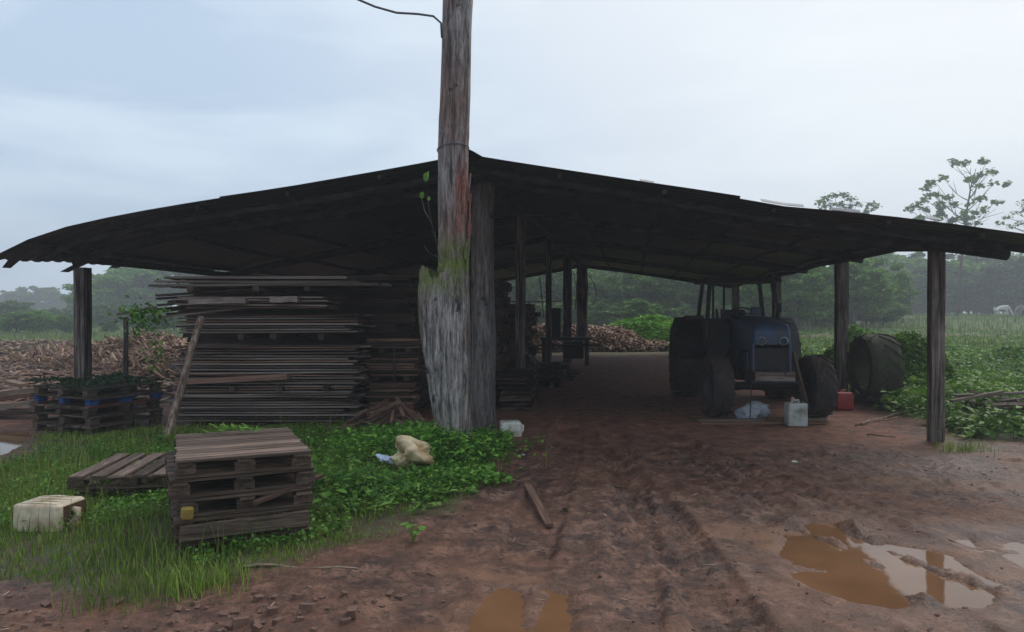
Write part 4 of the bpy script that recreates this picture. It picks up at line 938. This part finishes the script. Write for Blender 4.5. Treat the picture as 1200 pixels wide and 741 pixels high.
def litter(name, label, n_, size, mat, lo=.3):
    x = RNG.uniform(-4.5, 8.5, n_); y = 3.4+10*RNG.random(n_)**1.6; _, _, sh_, g_, u_, _ = ground_parts(x, y)
    sd = np.min([poly_sd(x, y, p) for p in PUD], 0); k = (g_ < .3) & (u_ < .4) & (sd > .02) & (RNG.random(n_) < np.clip(.35+fbm(x*1.1, y*1.1, 3, 700+n_), .04, 1)); x, y = x[k], y[k]; m_ = len(x)
    sz = np.stack([RNG.uniform(*size[0], m_), RNG.uniform(*size[1], m_), RNG.uniform(*size[2], m_)], 1)
    return boxes(name, np.stack([x, y, H(x, y)+sz[:, 2]*lo], 1), sz, RNG.uniform(0, PI, m_), RNG.normal(0, .15, m_), mat, label, 'litter')
litter('wood_litter', 'small wood splinters and straw bits strewn over the mud', 2600, ((.015,.09), (.004,.012), (.002,.006)), chipmat('splinter_wood', (.06,.03,.02), (.14,.08,.05), (.34,.24,.16)))
litter('mud_clods', 'loose crumbs of dark red mud over the churned yard', 3200, ((.006,.022), (.006,.02), (.004,.014)), chipmat('mud_crumbs', (.06,.026,.017), (.11,.05,.033), (.17,.085,.058)), .1)
# ------------------------------------------------------------------ vegetation
def frames(n_, tilt):
    a = RNG.uniform(0, 2*PI, n_); t = np.abs(RNG.normal(0, tilt, n_)); 
    nrm_ = np.stack([np.sin(t)*np.cos(a), np.sin(t)*np.sin(a), np.cos(t)], 1)
    r = RNG.normal(0, 1, (n_, 3)); d = r - (r*nrm_).sum(1)[:, None]*nrm_; d /= np.linalg.norm(d, axis=1)[:, None]
    return nrm_, d, np.cross(nrm_, d)
def leaves(Cn, size, tilt=.7, asp=.55):
    n_ = len(Cn); nr, d, s = frames(n_, tilt); size = np.broadcast_to(size, (n_,))[:, None]
    V = np.stack([Cn-d*size*.5, Cn+s*size*asp*.5+nr*size*.06, Cn+d*size*.5-nr*size*.08, Cn-s*size*asp*.5+nr*size*.06], 1).reshape(-1, 3)
    return V, (np.arange(n_)*4)[:, None]+np.arange(4)[None]
def blades(xy, z, h, w, bend=.5):
    n_ = len(xy); a = RNG.uniform(0, 2*PI, n_); b_ = RNG.uniform(.1, 1, n_)*bend*h; c, s = np.cos(a), np.sin(a)
    B = np.stack([xy[:, 0], xy[:, 1], z], 1); pa = np.stack([-s, c, 0*s], 1)*w[:, None]*.5; dr = np.stack([c, s, 0*s], 1)
    Mid = B + dr*(b_*.35)[:, None] + np.stack([0*h, 0*h, h*.6], 1); T = B + dr*b_[:, None] + np.stack([0*h, 0*h, h], 1)
    V = np.stack([B-pa, B+pa, Mid+pa*.8, Mid-pa*.8, T], 1).reshape(-1, 3); i = (np.arange(n_)*5)[:, None]
    F4 = i+np.array([[0,1,2,3]]); F3 = i+np.array([[3,2,4,4]])
    return V, F4, F3
def stuffmesh(name, V, Fq, mat, label, cat):
    me_ = bpy.data.meshes.new(name); 
    Fq = np.asarray(Fq); tri = Fq[:, 2] == Fq[:, 3]; q4, t3 = Fq[~tri], Fq[tri][:, :3]
    me_.vertices.add(len(V)); me_.vertices.foreach_set('co', np.asarray(V, np.float32).ravel())
    li = np.concatenate([q4.ravel(), t3.ravel()]).astype(np.int32); me_.loops.add(len(li)); me_.loops.foreach_set('vertex_index', li)
    st_ = np.concatenate([np.arange(len(q4))*4, len(q4)*4+np.arange(len(t3))*3]).astype(np.int32); me_.polygons.add(len(st_)); me_.polygons.foreach_set('loop_start', st_)
    me_.update(calc_edges=True); me_.validate()
    return tag(link(name, me_, mat), label, cat, None, 'stuff')
def cat_(parts):
    V = []; Fs = []; n_ = 0
    for v, *fs in parts:
        for f in fs: Fs.append(f+n_)
        V.append(v); n_ += len(v)
    return np.vstack(V), np.vstack(Fs)
# near grass on the left
n_ = 150000; x = RNG.uniform(-7.5, .2, n_); y = RNG.uniform(4.0, 10.6, n_)
_, _, _, gm_, _, _ = ground_parts(x, y)
keep = (RNG.random(n_) < gm_*.95*np.clip(.62+1.1*fbm(x*1.6, y*1.6, 3, 300), .06, 1)) & (np.abs(x) < .75*y+.5)
x, y = x[keep], y[keep]; tall = np.clip(.5+.9*fbm(x*1.3, y*1.3, 3, 310), .15, 1.5)
thin = sst(.0, .5, -poly_sd(x, y, GRASS)); h = (.04+.105*RNG.random(len(x))**1.5*tall)*(.4+.6*thin); w = RNG.uniform(.004, .009, len(x))
V, F4, F3 = blades(np.stack([x, y], 1), H(x, y), h, w, .7)
V, Fq = cat_([(V, F4, F3)]); stuffmesh('grass', V, Fq, M['grass'], 'bright green wet grass round the pallets on the left', 'grass')
n_ = 5200; x = RNG.uniform(-7, .1, n_); y = RNG.uniform(4.2, 10, n_); _, _, _, gm_, _, _ = ground_parts(x, y); k = (RNG.random(n_) < gm_*sst(-.1, .4, fbm(x*1.4, y*1.4, 2, 330))); x, y = x[k], y[k]
V, F4, F3 = blades(np.stack([x, y], 1), H(x, y), RNG.uniform(.14, .34, len(x)), RNG.uniform(.003, .007, len(x)), .7); V, Fq = cat_([(V, F4, F3)])
stuffmesh('tall_grass', V, Fq, leafmat('tall_grass_blades', (.10,.16,.03), (.22,.27,.06), (.42,.36,.16), .35), 'sparse taller yellowing grass stalks among the left grass and weeds', 'grass')
# leafy weeds
def weeds(name, label, pts_fn, n_, hrange, size, mat, tilt=.6, seed=0, per=7):
    px_, py_, den = pts_fn(n_); k = RNG.random(len(px_)) < den; px_, py_ = px_[k], py_[k]; m_ = len(px_)
    hz = H(px_, py_); ht = RNG.uniform(*hrange, m_)*np.clip(.7+.8*fbm(px_*.9, py_*.9, 3, 400+seed), .25, 1.6)
    parts = []
    q = RNG.random((m_, per)); off = RNG.normal(0, 1, (m_, per, 2))*(ht[:, None, None]*.30)
    Cn = np.stack([px_[:, None]+off[..., 0], py_[:, None]+off[..., 1], hz[:, None]+ht[:, None]*(.25+.75*q)], -1).reshape(-1, 3)
    sz = RNG.uniform(*size, len(Cn))
    parts.append(leaves(Cn, sz, tilt))
    bw = max(.003, size[0]*.09); V, F4, F3 = blades(np.stack([px_, py_], 1), hz, ht*1.0, np.full(m_, bw), .3); parts.append((V, F4, F3))
    V, Fq = cat_(parts); return stuffmesh(name, V, Fq, mat, label, 'weeds')
WEEDP = gp2([(372,640),(365,560),(368,500),(440,505),(520,490),(560,488),(596,520),(592,545),(570,580),(520,605),(440,625)])
def fn1(n_):
    x = RNG.uniform(-3.2, .1, n_); y = RNG.uniform(4.6, 9.6, n_); d = sst(-.02, -.3, poly_sd(x, y, WEEDP)+.5*fbm(x*1.8, y*1.8, 4, 501, .6)); return x, y, d*np.clip(.55+1.1*fbm(x*1.7, y*1.7, 2, 502), .12, 1)
weeds('leafy_weeds', 'lush broad-leaved weeds between the pallets and the trunk', fn1, 9500, (.07, .22), (.03, .075), M['weed'], .55, 1)
def fn2(n_):
    x = RNG.uniform(-7.2, -1.2, n_); y = RNG.uniform(4.4, 10.2, n_); d = sst(-.1, -.4, poly_sd(x, y, GRASS)); return x, y, d*.75*sst(-.25, .15, fbm(x*1.2, y*1.2, 3, 503))
weeds('low_weeds', 'patches of small-leaved weeds in the left grass', fn2, 13000, (.05, .15), (.02, .05), M['weed'], .6, 2)
def fn1b(n_):
    x = RNG.uniform(-3.4, .2, n_); y = RNG.uniform(4.8, 9.6, n_); d = sst(.0, -.3, poly_sd(x, y, WEEDP)+.6*fbm(x*1.5, y*1.5, 3, 511)); return x, y, d*sst(.0, .35, fbm(x*2.4, y*2.4, 2, 512))
weeds('broad_weeds', 'bigger pale green leaves scattered through the weed patch', fn1b, 900, (.10, .24), (.07, .12), leafmat('broad_weed_leaves', (.10,.22,.04), (.20,.36,.07), (.36,.48,.14), .35), .45, 7, 3)
# foot of trunk: taller weeds
def fn3(n_):
    x = RNG.normal(-.95, .38, n_); y = RNG.normal(8.0, .28, n_); return x, y, np.ones(n_)*.8
weeds('leafy_weeds', 'taller leafy weeds crowding the foot of the mossy trunk', fn3, 750, (.18, .40), (.035, .08), M['weed'], .6, 3, 10)
def fn3b(n_):
    x = RNG.uniform(-2.1, .0, n_); y = RNG.normal(9.1, .25, n_); return x, y, np.ones(n_)*.6*np.clip(.5+fbm(x*2,y*2,2,9),0,1)
weeds('leafy_weeds', 'leafy weeds in front of the reddish offcuts', fn3b, 700, (.12, .28), (.03, .07), M['weed'], .6, 3, 9)
# undergrowth right
def fn4(n_):
    y = 8.3 + 15*RNG.random(n_)**1.5; x = RNG.uniform(0, 1, n_)*(y*.85) + .3*y; _, _, _, _, u, _ = ground_parts(x, y); return x, y, u*np.clip(.8+.8*fbm(x*.5, y*.5, 2, 504), .1, 1)
weeds('undergrowth', 'tangled knee-high undergrowth right of the shed', fn4, 16000, (.15, .5), (.07, .16), M['weed_r'], .7, 4, 6)
def fn5(n_):
    y = 22 + 22*RNG.random(n_); x = RNG.uniform(0, 1, n_)*(y*.75) + .16*y+1.5; d = 1-.9*sst(2.6, 1.0, np.abs(y-40-.06*x)); return x, y, d*np.clip(.8+.8*fbm(x*.4, y*.4, 2, 505), .15, 1)
weeds('undergrowth', 'low green growth between the shed and the bare strip', fn5, 13000, (.12, .32), (.12, .24), M['weed_r'], .7, 5, 4)
n_ = 45000; y = 26+75*RNG.random(n_); x = (RNG.random(n_)*1.75-.9)*y; k = (np.abs(y-40-.06*x) > 2) & ~((x < 7) & (y < 36) & (x > -14)); x, y = x[k], y[k]
V, F4, F3 = blades(np.stack([x, y], 1), H(x, y, False), RNG.uniform(.12, .45, len(x)), RNG.uniform(.03, .07, len(x)), .5)
V, Fq = cat_([(V, F4, F3)]); stuffmesh('field_grass', V, Fq, leafmat('field_grass_blades', (.08,.13,.03), (.13,.18,.045), (.22,.24,.08), .3), 'yellowish field grass out to the tree line', 'grass')
# mounds of creepers
def leafmound(name, label, cx, cy, rx, ry, h, n_, size, mat, z0=0, kind='stuff', cat='creepers'):
    r = np.sqrt(RNG.random(n_)); a = RNG.random(n_)*2*PI; x = cx+rx*r*np.cos(a); y = cy+ry*r*np.sin(a)
    hh = h*np.clip(1-r**2.2, 0, 1)**.7*(1+.35*fbm(x*1.4/max(rx, .5)*1.5, y*1.4, 3, 601)); z = z0+H(x, y, False)+hh*(1-.35*RNG.random(n_)**2)+.03
    V, Fq = leaves(np.stack([x, y, z], 1), RNG.uniform(*size, n_), .8)
    return stuffmesh(name, V, Fq, mat, label, cat)
leafmound('creeper_mound', 'bright green creeper mound beside the pale offcut heap', 6.4, 34.5, 2.9, 2.4, 1.25, 6500, (.15,.32), M['tree_b'])
leafmound('creeper_mound', 'leafy creeper hump just behind the big mossy tyre', P(1068,0,14.2).x, 14.4, .95, .8, 1.05, 5200, (.07,.15), M['weed_r'])
leafmound('creeper_mound', 'small bright leafy hump left of the bigger creeper hump by the tyre', P(1010,0,16.5).x, 16.5, 1.0, .8, 1.15, 3000, (.08,.18), M['tree_b'])
leafmound('creeper_mound', 'low leafy bush at the right edge of the undergrowth', P(1205,0,21).x, 21, 1.1, 1.0, .6, 1800, (.1,.22), M['weed_r'])
# creepers over left pallets and hanging from the boards
n_ = 1900; R3 = np.array([[math.cos(y3), -math.sin(y3)], [math.sin(y3), math.cos(y3)]]); q = np.stack([RNG.uniform(-.08, 1.15, n_), RNG.uniform(-.05, 1.3, n_)], 1) @ R3.T + np.array([c0.x, c0.y])
z = .605+.08*np.clip(fbm(q[:, 0]*3, q[:, 1]*3, 2, 9)+.4, 0, 1)+.03*RNG.random(n_); z = np.where(RNG.random(n_) < .12, z-RNG.random(n_)*.15, z)
V, Fq = leaves(np.stack([q[:, 0], q[:, 1], z], 1), RNG.uniform(.03, .07, n_), .7); stuffmesh('creeper', V, Fq, M['tree_dark'], 'dark creeper sprawling over the top pallet by the left post', 'creepers')
n_ = 300; x = RNG.normal(xw(172, 10.2), .17, n_); z = zw(372, 10.2)+RNG.normal(-.0, .10, n_); y = RNG.normal(10.15, .08, n_)
V1, F1 = leaves(np.stack([x, y, z], 1), RNG.uniform(.05, .10, n_), 1.2)
n2 = 60; x = RNG.normal(xw(212, 10.2), .1, n2); V2, F2 = leaves(np.stack([x, np.full(n2, 10.3), zw(331, 10.2)+RNG.normal(0, .035, n2)], 1), RNG.uniform(.04, .08, n2), 1)
n3 = 90; x = xw(184, 10.2)+RNG.normal(0, .07, n3); V3, F3_ = leaves(np.stack([x, RNG.normal(10.15, .05, n3), zw(415, 10.2)+RNG.normal(0, .16, n3)], 1), RNG.uniform(.04, .08, n3), 1.2)
V, Fq = cat_([(V1, F1), (V2, F2), (V3, F3_)]); stuffmesh('creeper', V, Fq, M['weed'], 'green creeper leaves hanging at the left end of the big stack', 'creepers')
# sprig on top of front pallets
e = empty('seedling', fl + R_ @ Vector((.42, 1.0, topz)), 0, 'light green seedling sprig growing over the back of the top pallet', 'plant')
for k in range(22):
    mb = MB(); b0 = Vector((random.uniform(-.2, .2), random.uniform(-.06, .06), random.uniform(.01, .06))); mb.add(*leaf_verts(b0, Vector((random.uniform(-1,1), random.uniform(-.5,.5), random.uniform(.1,.7))), Vector((0,random.uniform(-.5,.2),1)), random.uniform(.05,.09), .015)); mb.build('leaf', M['sprout'], e)
MB().tube([(-.25, 0, .0), (-.1, 0, .05), (.1, 0, .03), (.2, 0, .04)], .004, 5).build('stem', M['sprout'], e)
# broad leaves near sack (individual plant)
for (px, py, n_, L, lab) in ((385, 592, 5, .10, 'low plant with big round leaves right beside the front pallets'), (420, 575, 6, .10, 'broad-leaved plant in the weeds between pallets and sack'), (484, 622, 9, .06, 'small bright plant alone at the muddy edge of the weeds')):
    g_ = G(px, py, .1); e = empty('broadleaf_plant', (g_.x, g_.y, gz(g_.x, g_.y)), 0, lab, 'plant')
    for k in range(n_):
        a_ = 2*PI*k/n_+random.uniform(-.3,.3); tip = Vector((math.cos(a_)*L*.6, math.sin(a_)*L*.6, random.uniform(.12,.22)*(L/.1)))
        MB().tube([(0,0,0), tip], .003, 4).build('stem', M['weed'], e)
        mb = MB().add(*leaf_verts(tip, Vector((math.cos(a_), math.sin(a_), -.1)), Vector((0,0,1)), L, L*.42)); mb.build('leaf', M['weed'], e)
# grass tufts near the muddy edge
for (px, py, n_, lab) in ((132, 706, 170, 'bright grass tuft at the bottom edge of the left grass'), (225, 690, 420, 'feathery pale green tuft in front of the front pallets'), (447, 560, 40, 'few grass blades beside the plastic litter'), (1130, 530, 220, 'loose grass tuft on the mud below the broken planks')):
    g_ = G(px, py); sx = .16 if n_ > 100 else .06
    xy = np.stack([RNG.normal(g_.x, sx, n_), RNG.normal(g_.y, sx*.7, n_)], 1); V, F4, F3 = blades(xy, H(xy[:, 0], xy[:, 1]), RNG.uniform(.05, .16, n_), RNG.uniform(.004, .007, n_), .8)
    V, Fq = cat_([(V, F4, F3)]); stuffmesh('grass_tuft', V, Fq, M['grass'], lab, 'grass')
# ------------------------------------------------------------------ trees
def crown_mesh(seed, rad, clumps, per, size, name='crown', hollow=.35, sq=.75, low=True):
    r = np.random.default_rng(seed); cs = []
    for _ in range(clumps):
        d = r.normal(0, 1, 3); d /= np.linalg.norm(d); d[2] = d[2] if low else abs(d[2])*1.0-.28; q = d*r.uniform(hollow, 1)*np.array([rad, rad, rad*sq]); cs.append(q)
    cs = np.array(cs); cr = r.uniform(.16, .34, clumps)*rad
    idx = np.repeat(np.arange(clumps), per); d = r.normal(0, 1, (len(idx), 3)); d /= np.linalg.norm(d, axis=1)[:, None]
    Cn = cs[idx] + d*(cr[idx]*r.uniform(.35, 1.05, len(idx)))[:, None]*np.array([1, 1, .65]); 
    V, Fq = leaves(Cn, r.uniform(*size, len(idx)), 1.0, .7); return np_mesh(name, V, Fq), cs
def tree_variant(seed, rad, hgt, clumps, per, size, mat, hollow=.35, sq=.75, tr_=.16):
    me_, cs = crown_mesh(seed, rad, clumps, per, size, 'crown', hollow, sq); me_.materials.append(mat); rr = random.Random(seed)
    mb = MB(); top = Vector((rr.uniform(-.3,.3), rr.uniform(-.3,.3), hgt*.8)); mb.tube([(0,0,-.3), (rr.uniform(-.1,.1), 0, hgt*.25), (top.x*.5, top.y*.5, hgt*.5), top], [tr_, tr_*.8, tr_*.6, tr_*.25], 8)
    for k in range(9):
        c_ = Vector(cs[rr.randrange(len(cs))])+Vector((0,0,hgt-rad*sq*.9)); b_ = Vector((top.x*.5, top.y*.5, hgt*rr.uniform(.3, .6))); mb.tube([b_, b_.lerp(c_, .5)+Vector((0,0,-.1)), c_], [tr_*.45, tr_*.28, tr_*.1], 5)
    tm = mb.mesh('trunk', True); tm.materials.append(M['bark']); return tm, me_, hgt, rad, sq
VAR = [tree_variant(100+k, 2.5, 6.0, 64, 150, (.2,.4), M['tree_a'] if k < 3 else M['tree_b'], .35, 1.12 if k % 2 else 1.0) for k in range(5)]
def put_tree(v, x, y, hgt, label, group, wide=1.0):
    tm, cm, h0, rad, sq = VAR[v]; s = hgt/h0; z = gz(x, y)
    e = empty('tree', (x, y, z-.15), random.uniform(0, 6.28), label, 'tree', group); e.scale = (s*wide, s*wide, s)
    link('trunk', tm, None, e); link('crown', cm, None, e, (0, 0, h0-rad*sq*.95)); return e
def row(group, lab, specs, labs=None):
    for i, (px, D, ytop, v, w) in enumerate(specs):
        x = (px-600)/F*D; hgt = CH+(HY-ytop)*D/F-gz(x, D); put_tree(v, x, D, hgt, labs[i] if labs else lab, group, w)
rr = random.Random(3)
row('forest seen under the shed roof', 'dense hazy broad-leaved tree in the far forest wall beyond the shed', [(p+rr.uniform(-6,6), rr.uniform(62, 74), rr.uniform(309, 319), rr.randrange(3), 1.2) for p in range(505, 900, 13)] + [(p+rr.uniform(-6,6), rr.uniform(76, 86), rr.uniform(307, 314), rr.randrange(3), 1.3) for p in range(500, 900, 24)])
row('brighter trees right behind the tractor and posts', 'fuller brighter green tree behind the right-hand posts', [(p, D, yt, v, 1.15) for p, D, yt, v in ((900,52,303,3),(935,48,304,4),(965,50,297,3),(1000,49,298,4),(1022,56,303,3),(872,58,306,4),(1045,62,322,3))],
    ['green tree seen between the tractor cab and the third side post', 'bright green tree just right of the thin post behind the tractor', 'green tree midway between the thin post and the middle side post', 'bright green tree directly behind the middle side post', 'green tree just right of the middle side post, above the big tyre', 'green tree seen through the tractor cab frame', 'lower green tree left of the front right post'])
row('hazy tree line beyond the horses', 'pale hazy tree in the line beyond the pasture with the horses', [(p+rr.uniform(-5,5), rr.uniform(92, 108), rr.uniform(288, 304), rr.randrange(5), 1.5) for p in range(1020, 1420, 20)])
row('hazy trees on the left horizon', 'faint hazy tree far off at the left edge', [(p, D, yt, v, 1.6) for p, D, yt, v in ((20,200,338,0),(52,190,334,1),(-15,200,340,2),(80,210,343,1),(-60,200,335,0),(100,195,350,0))],
    ['faint tree at the left edge above the small pale house', 'tallest of the faint trees on the left horizon', 'faint tree cut by the left edge of the picture', 'faint tree fading out just left of the left shed post', 'faint tree beyond the left edge', 'lowest faint tree directly behind the left shed post'])
row('nearer hazy trees beside the left shed post', 'large hazy rounded tree behind the offcut heap on the left', [(p, D, yt, v, w) for p, D, yt, v, w in ((134,108,310,3,1.6),(172,104,302,4,1.7),(212,110,306,3,1.6),(250,112,311,4,1.6),(106,96,330,3,1.5),(285,116,314,4,1.5))],
    ['hazy rounded tree just right of the left shed post', 'tallest hazy rounded tree above the left offcut heap', 'hazy tree above the left end of the board stack', 'hazy tree glimpsed just over the top of the board stack', 'small hazy tree close against the left shed post', 'hazy tree hidden mostly by the big board stack'])
row('low shrubs along the forest foot', 'low hazy shrub along the foot of the distant forest', [(p+rr.uniform(-8,8), rr.uniform(52, 62)+(24 if p < 330 and p % 20 == 0 else 0)+(44 if p > 1040 else 0), rr.uniform(344, 360)-(6 if p > 1040 else 0)+((6 if p % 20 == 0 else 15) if p < 330 else 0), rr.randrange(5), 1.7) for p in list(range(-40, 330, 20))+list(range(-47, 320, 17))+list(range(560, 900, 24))+list(range(905, 1230, 14))])
# emergent trees
def emergent(name, label, base, limbs, clumps, lsize, nper, crad, mat, tr_=.2):
    e = empty(name, base, 0, label, 'tree'); bo = Vector(base); mb = MB()
    for pts, r0, r1 in limbs: n_ = len(pts); mb.tube([Vector(p)-bo for p in pts], [r0+(r1-r0)*i/(n_-1) for i in range(n_)], 6)
    mb.build('trunk', M['bark'], e, True)
    C_ = []
    for c_ in clumps:
        d = RNG.normal(0, 1, (nper, 3)); d /= np.linalg.norm(d, axis=1)[:, None]; C_.append(np.array(Vector(c_)-bo)[None]+d*crad*RNG.uniform(.2, 1, nper)[:, None]*np.array([1, 1, .6]))
    V, Fq = leaves(np.vstack(C_), RNG.uniform(*lsize, nper*len(C_)), .7, .85); link('crown', np_mesh('crown', V, Fq), mat, e); return e
D = 78
def q(px, py, dd=0): return P(px, py, D+dd)
bs = q(1122, 372); bs.z = gz(bs.x, bs.y)
trunk = [bs, q(1125, 320), q(1130, 280), q(1133, 245)]
ends = [(1128,193),(1118,192),(1155,190),(1160,200),(1150,205),(1163,215),(1145,218),(1106,210),(1095,213),(1085,222),(1083,232),(1096,228),(1110,232),(1100,240),(1075,241),(1065,243),(1085,246),(1118,240),(1135,240),(1150,232),(1165,237),(1152,246),(1128,250),(1105,252),(1140,255),(1095,258),(1080,255),(1115,262),(1145,262),(1135,210)]
limbs = [(trunk, .2, .09)]
def trunk_at(py): return q(float(np.interp(py, [195, 245, 280, 320, 372], [1143, 1133, 1130, 1125, 1122])), py)
for i, (a, b_) in enumerate(ends):
    sy = min(312, b_ + 14 + .55*abs(a-1132)*random.uniform(.8, 1.3)); st_ = trunk_at(sy); en = q(a, b_, RNG.uniform(-2.5, 2.5)); md = st_.lerp(en, .5)+Vector((RNG.normal(0, .25), 0, -.35+RNG.normal(0, .2)))
    limbs.append(([st_, st_.lerp(md, .5)+Vector((0, 0, -.05)), md, en], .06, .018))
    for _ in range(2): limbs.append(([md, md.lerp(en, .6)+Vector((RNG.normal(0, .5), RNG.normal(0, .5), RNG.normal(0, .4)))], .03, .012))
trunk += [q(1137, 220), q(1143, 198)]; limbs[0] = (trunk, .2, .03)
emergent('tall_tree', 'tall sparse tree with separate leaf clumps against the bright sky on the right', bs, limbs, [q(a+dx_, b_+dy_, RNG.uniform(-2, 2)) for a, b_ in ends for dx_, dy_ in ((0, 0), (RNG.normal(0, 6), RNG.normal(0, 4)))], (.35,.62), 17, .6, M['tree_a'])
D = 88; bs = q(985, 372); bs.z = gz(bs.x, bs.y)
ends = [(962,236),(970,231),(978,229),(990,230),(998,234),(1004,240),(965,243),(975,240),(986,240),(995,244),(1020,240),(1026,243),(1015,248),(970,250),(982,251),(993,254),(1008,252),(1000,262),(975,262)]
emergent('tall_tree', 'smaller feathery tree top rising just over the roof edge', bs, [([bs, q(985,320), q(985,262)], .25, .1)]+[([q(985,275), q(a, b_)], .06, .02) for a, b_ in ends], [q(a, b_, RNG.uniform(-1,1)) for a, b_ in ends], (.3,.55), 34, .85, M['tree_a'])
D = 84; bs = q(1225, 372); bs.z = gz(bs.x, bs.y)
ends = [(1172,262),(1180,255),(1190,250),(1200,246),(1212,243),(1225,240),(1235,245),(1195,262),(1210,258),(1198,239),(1250,250),(1185,266)]
emergent('tall_tree', 'spreading feathery tree half cut off by the right edge', bs, [([bs, q(1225,300), q(1222,268)], .25, .1)]+[([q(1222,275), q((a+1222)/2, b_+8), q(a, b_)], .06, .02) for a, b_ in ends], [q(a, b_, RNG.uniform(-1,1)) for a, b_ in ends], (.2,.4), 34, .75, M['tree_a'])
# ------------------------------------------------------------------ horses, house
def skin(name, verts, edges, radii, mat, parent):
    me_ = bpy.data.meshes.new(name); me_.from_pydata(verts, edges, []); o = bpy.data.objects.new(name, me_); C.objects.link(o)
    o.modifiers.new('s', 'SKIN'); 
    for v, r_ in zip(me_.skin_vertices[0].data, radii): v.radius = (r_, r_)
    me_.skin_vertices[0].data[0].use_root = True
    sb = o.modifiers.new('u', 'SUBSURF'); sb.levels = 2; sb.render_levels = 2; me_.materials.append(mat); o.parent = parent; 
    return o
def horse(label, px, D, rz, mat, zf):
    x = (px-600)/F*D; e = empty('horse', (x, D, gz(x, D)), rz, label, 'horse', 'horses grazing in the far pasture')
    # +x is forward; grazing
    v = [(-.55,0,1.15), (-.2,0,1.12), (.25,0,1.1), (.6,0,1.18), (.85,0,1.0), (1.05,0,.7), (1.18,0,.42), (1.30,0,.22), (1.36,0,.10),
         (-.62,.14,.85), (-.52,.14,.6), (-.68,.14,.42), (-.62,.14,.08), (-.58,.14,.02), (-.62,-.14,.85), (-.45,-.14,.6), (-.6,-.14,.42), (-.52,-.14,.08), (-.48,-.14,.02),
         (.5,.13,.8), (.52,.13,.48), (.52,.13,.1), (.56,.13,.02), (.5,-.13,.8), (.62,-.13,.48), (.66,-.13,.1), (.70,-.13,.02)]
    ed = [(0,1),(1,2),(2,3),(3,4),(4,5),(5,6),(6,7),(7,8),(0,9),(9,10),(10,11),(11,12),(12,13),(0,14),(14,15),(15,16),(16,17),(17,18),(2,19),(19,20),(20,21),(21,22),(2,23),(23,24),(24,25),(25,26)]
    r_ = [.27,.27,.27,.24,.18,.14,.11,.10,.07, .15,.10,.065,.045,.055, .15,.10,.065,.045,.055, .12,.07,.045,.055, .12,.07,.045,.055]
    skin('body', v, ed, r_, mat, e)
    MB().tube([(-.8,0,1.2), (-.92,0,1.0), (-.93,0,.6)], [.04,.07,.03], 7).build('tail', mat, e, True)
    for s in (-1, 1): MB().tube([(1.10,s*.06,.52), (1.08,s*.08,.62)], [.03,.008], 6).build('ear', mat, e, True)
    MB().tube([(.6,0,1.40), (.85,0,1.2), (1.02,0,.95), (1.1,0,.7)], [.02,.05,.05,.02], 6).build('mane', mat, e, True)
    return e
horse('white horse grazing with its head down in the far right pasture', 1174, 86, 0, M['horse_white'], 0)
horse('grey horse grazing at the right edge beside the white horse', 1200, 88, PI, M['horse_grey'], 0)
hx = (16-600)/F*170; e = empty('house', (hx, 170, gz(hx, 170)), .2, 'small pale house almost lost in the haze at the left edge', 'house'); e.scale = (.7, .7, .7)
MB().box((0, 0, 1.2), (6, 4, 2.4)).build('wall', M['wall'], e)
MB().add([(-3.3,-2.4,2.4),(3.3,-2.4,2.4),(3.3,2.4,2.4),(-3.3,2.4,2.4),(-3.3,0,3.5),(3.3,0,3.5)], [(0,1,5,4),(2,3,4,5),(0,4,3),(1,2,5),(3,2,1,0)]).build('roof', M['roofred'], e)
for x_ in (-1.8, 1.8): MB().box((x_, -2.02, 1.3), (.9, .06, .9)).build('window', M['glass'], e)
MB().box((0, -2.02, 1.0), (.9, .06, 2.0)).build('door', M['glass'], e)
# ------------------------------------------------------------------ haze
m = bpy.data.materials.new('haze'); m.use_nodes = True; n = m.node_tree.nodes; n.clear(); o_ = n.new('ShaderNodeOutputMaterial'); pv = n.new('ShaderNodeVolumePrincipled')
pv.inputs['Density'].default_value = HAZE; pv.inputs['Color'].default_value = (.92, .95, .98, 1); pv.inputs['Anisotropy'].default_value = .2
m.node_tree.links.new(pv.outputs[0], o_.inputs['Volume'])
tag(MB().box((0, 92, 10.5), (580, 384, 25)).build('haze', m), kind='stuff')
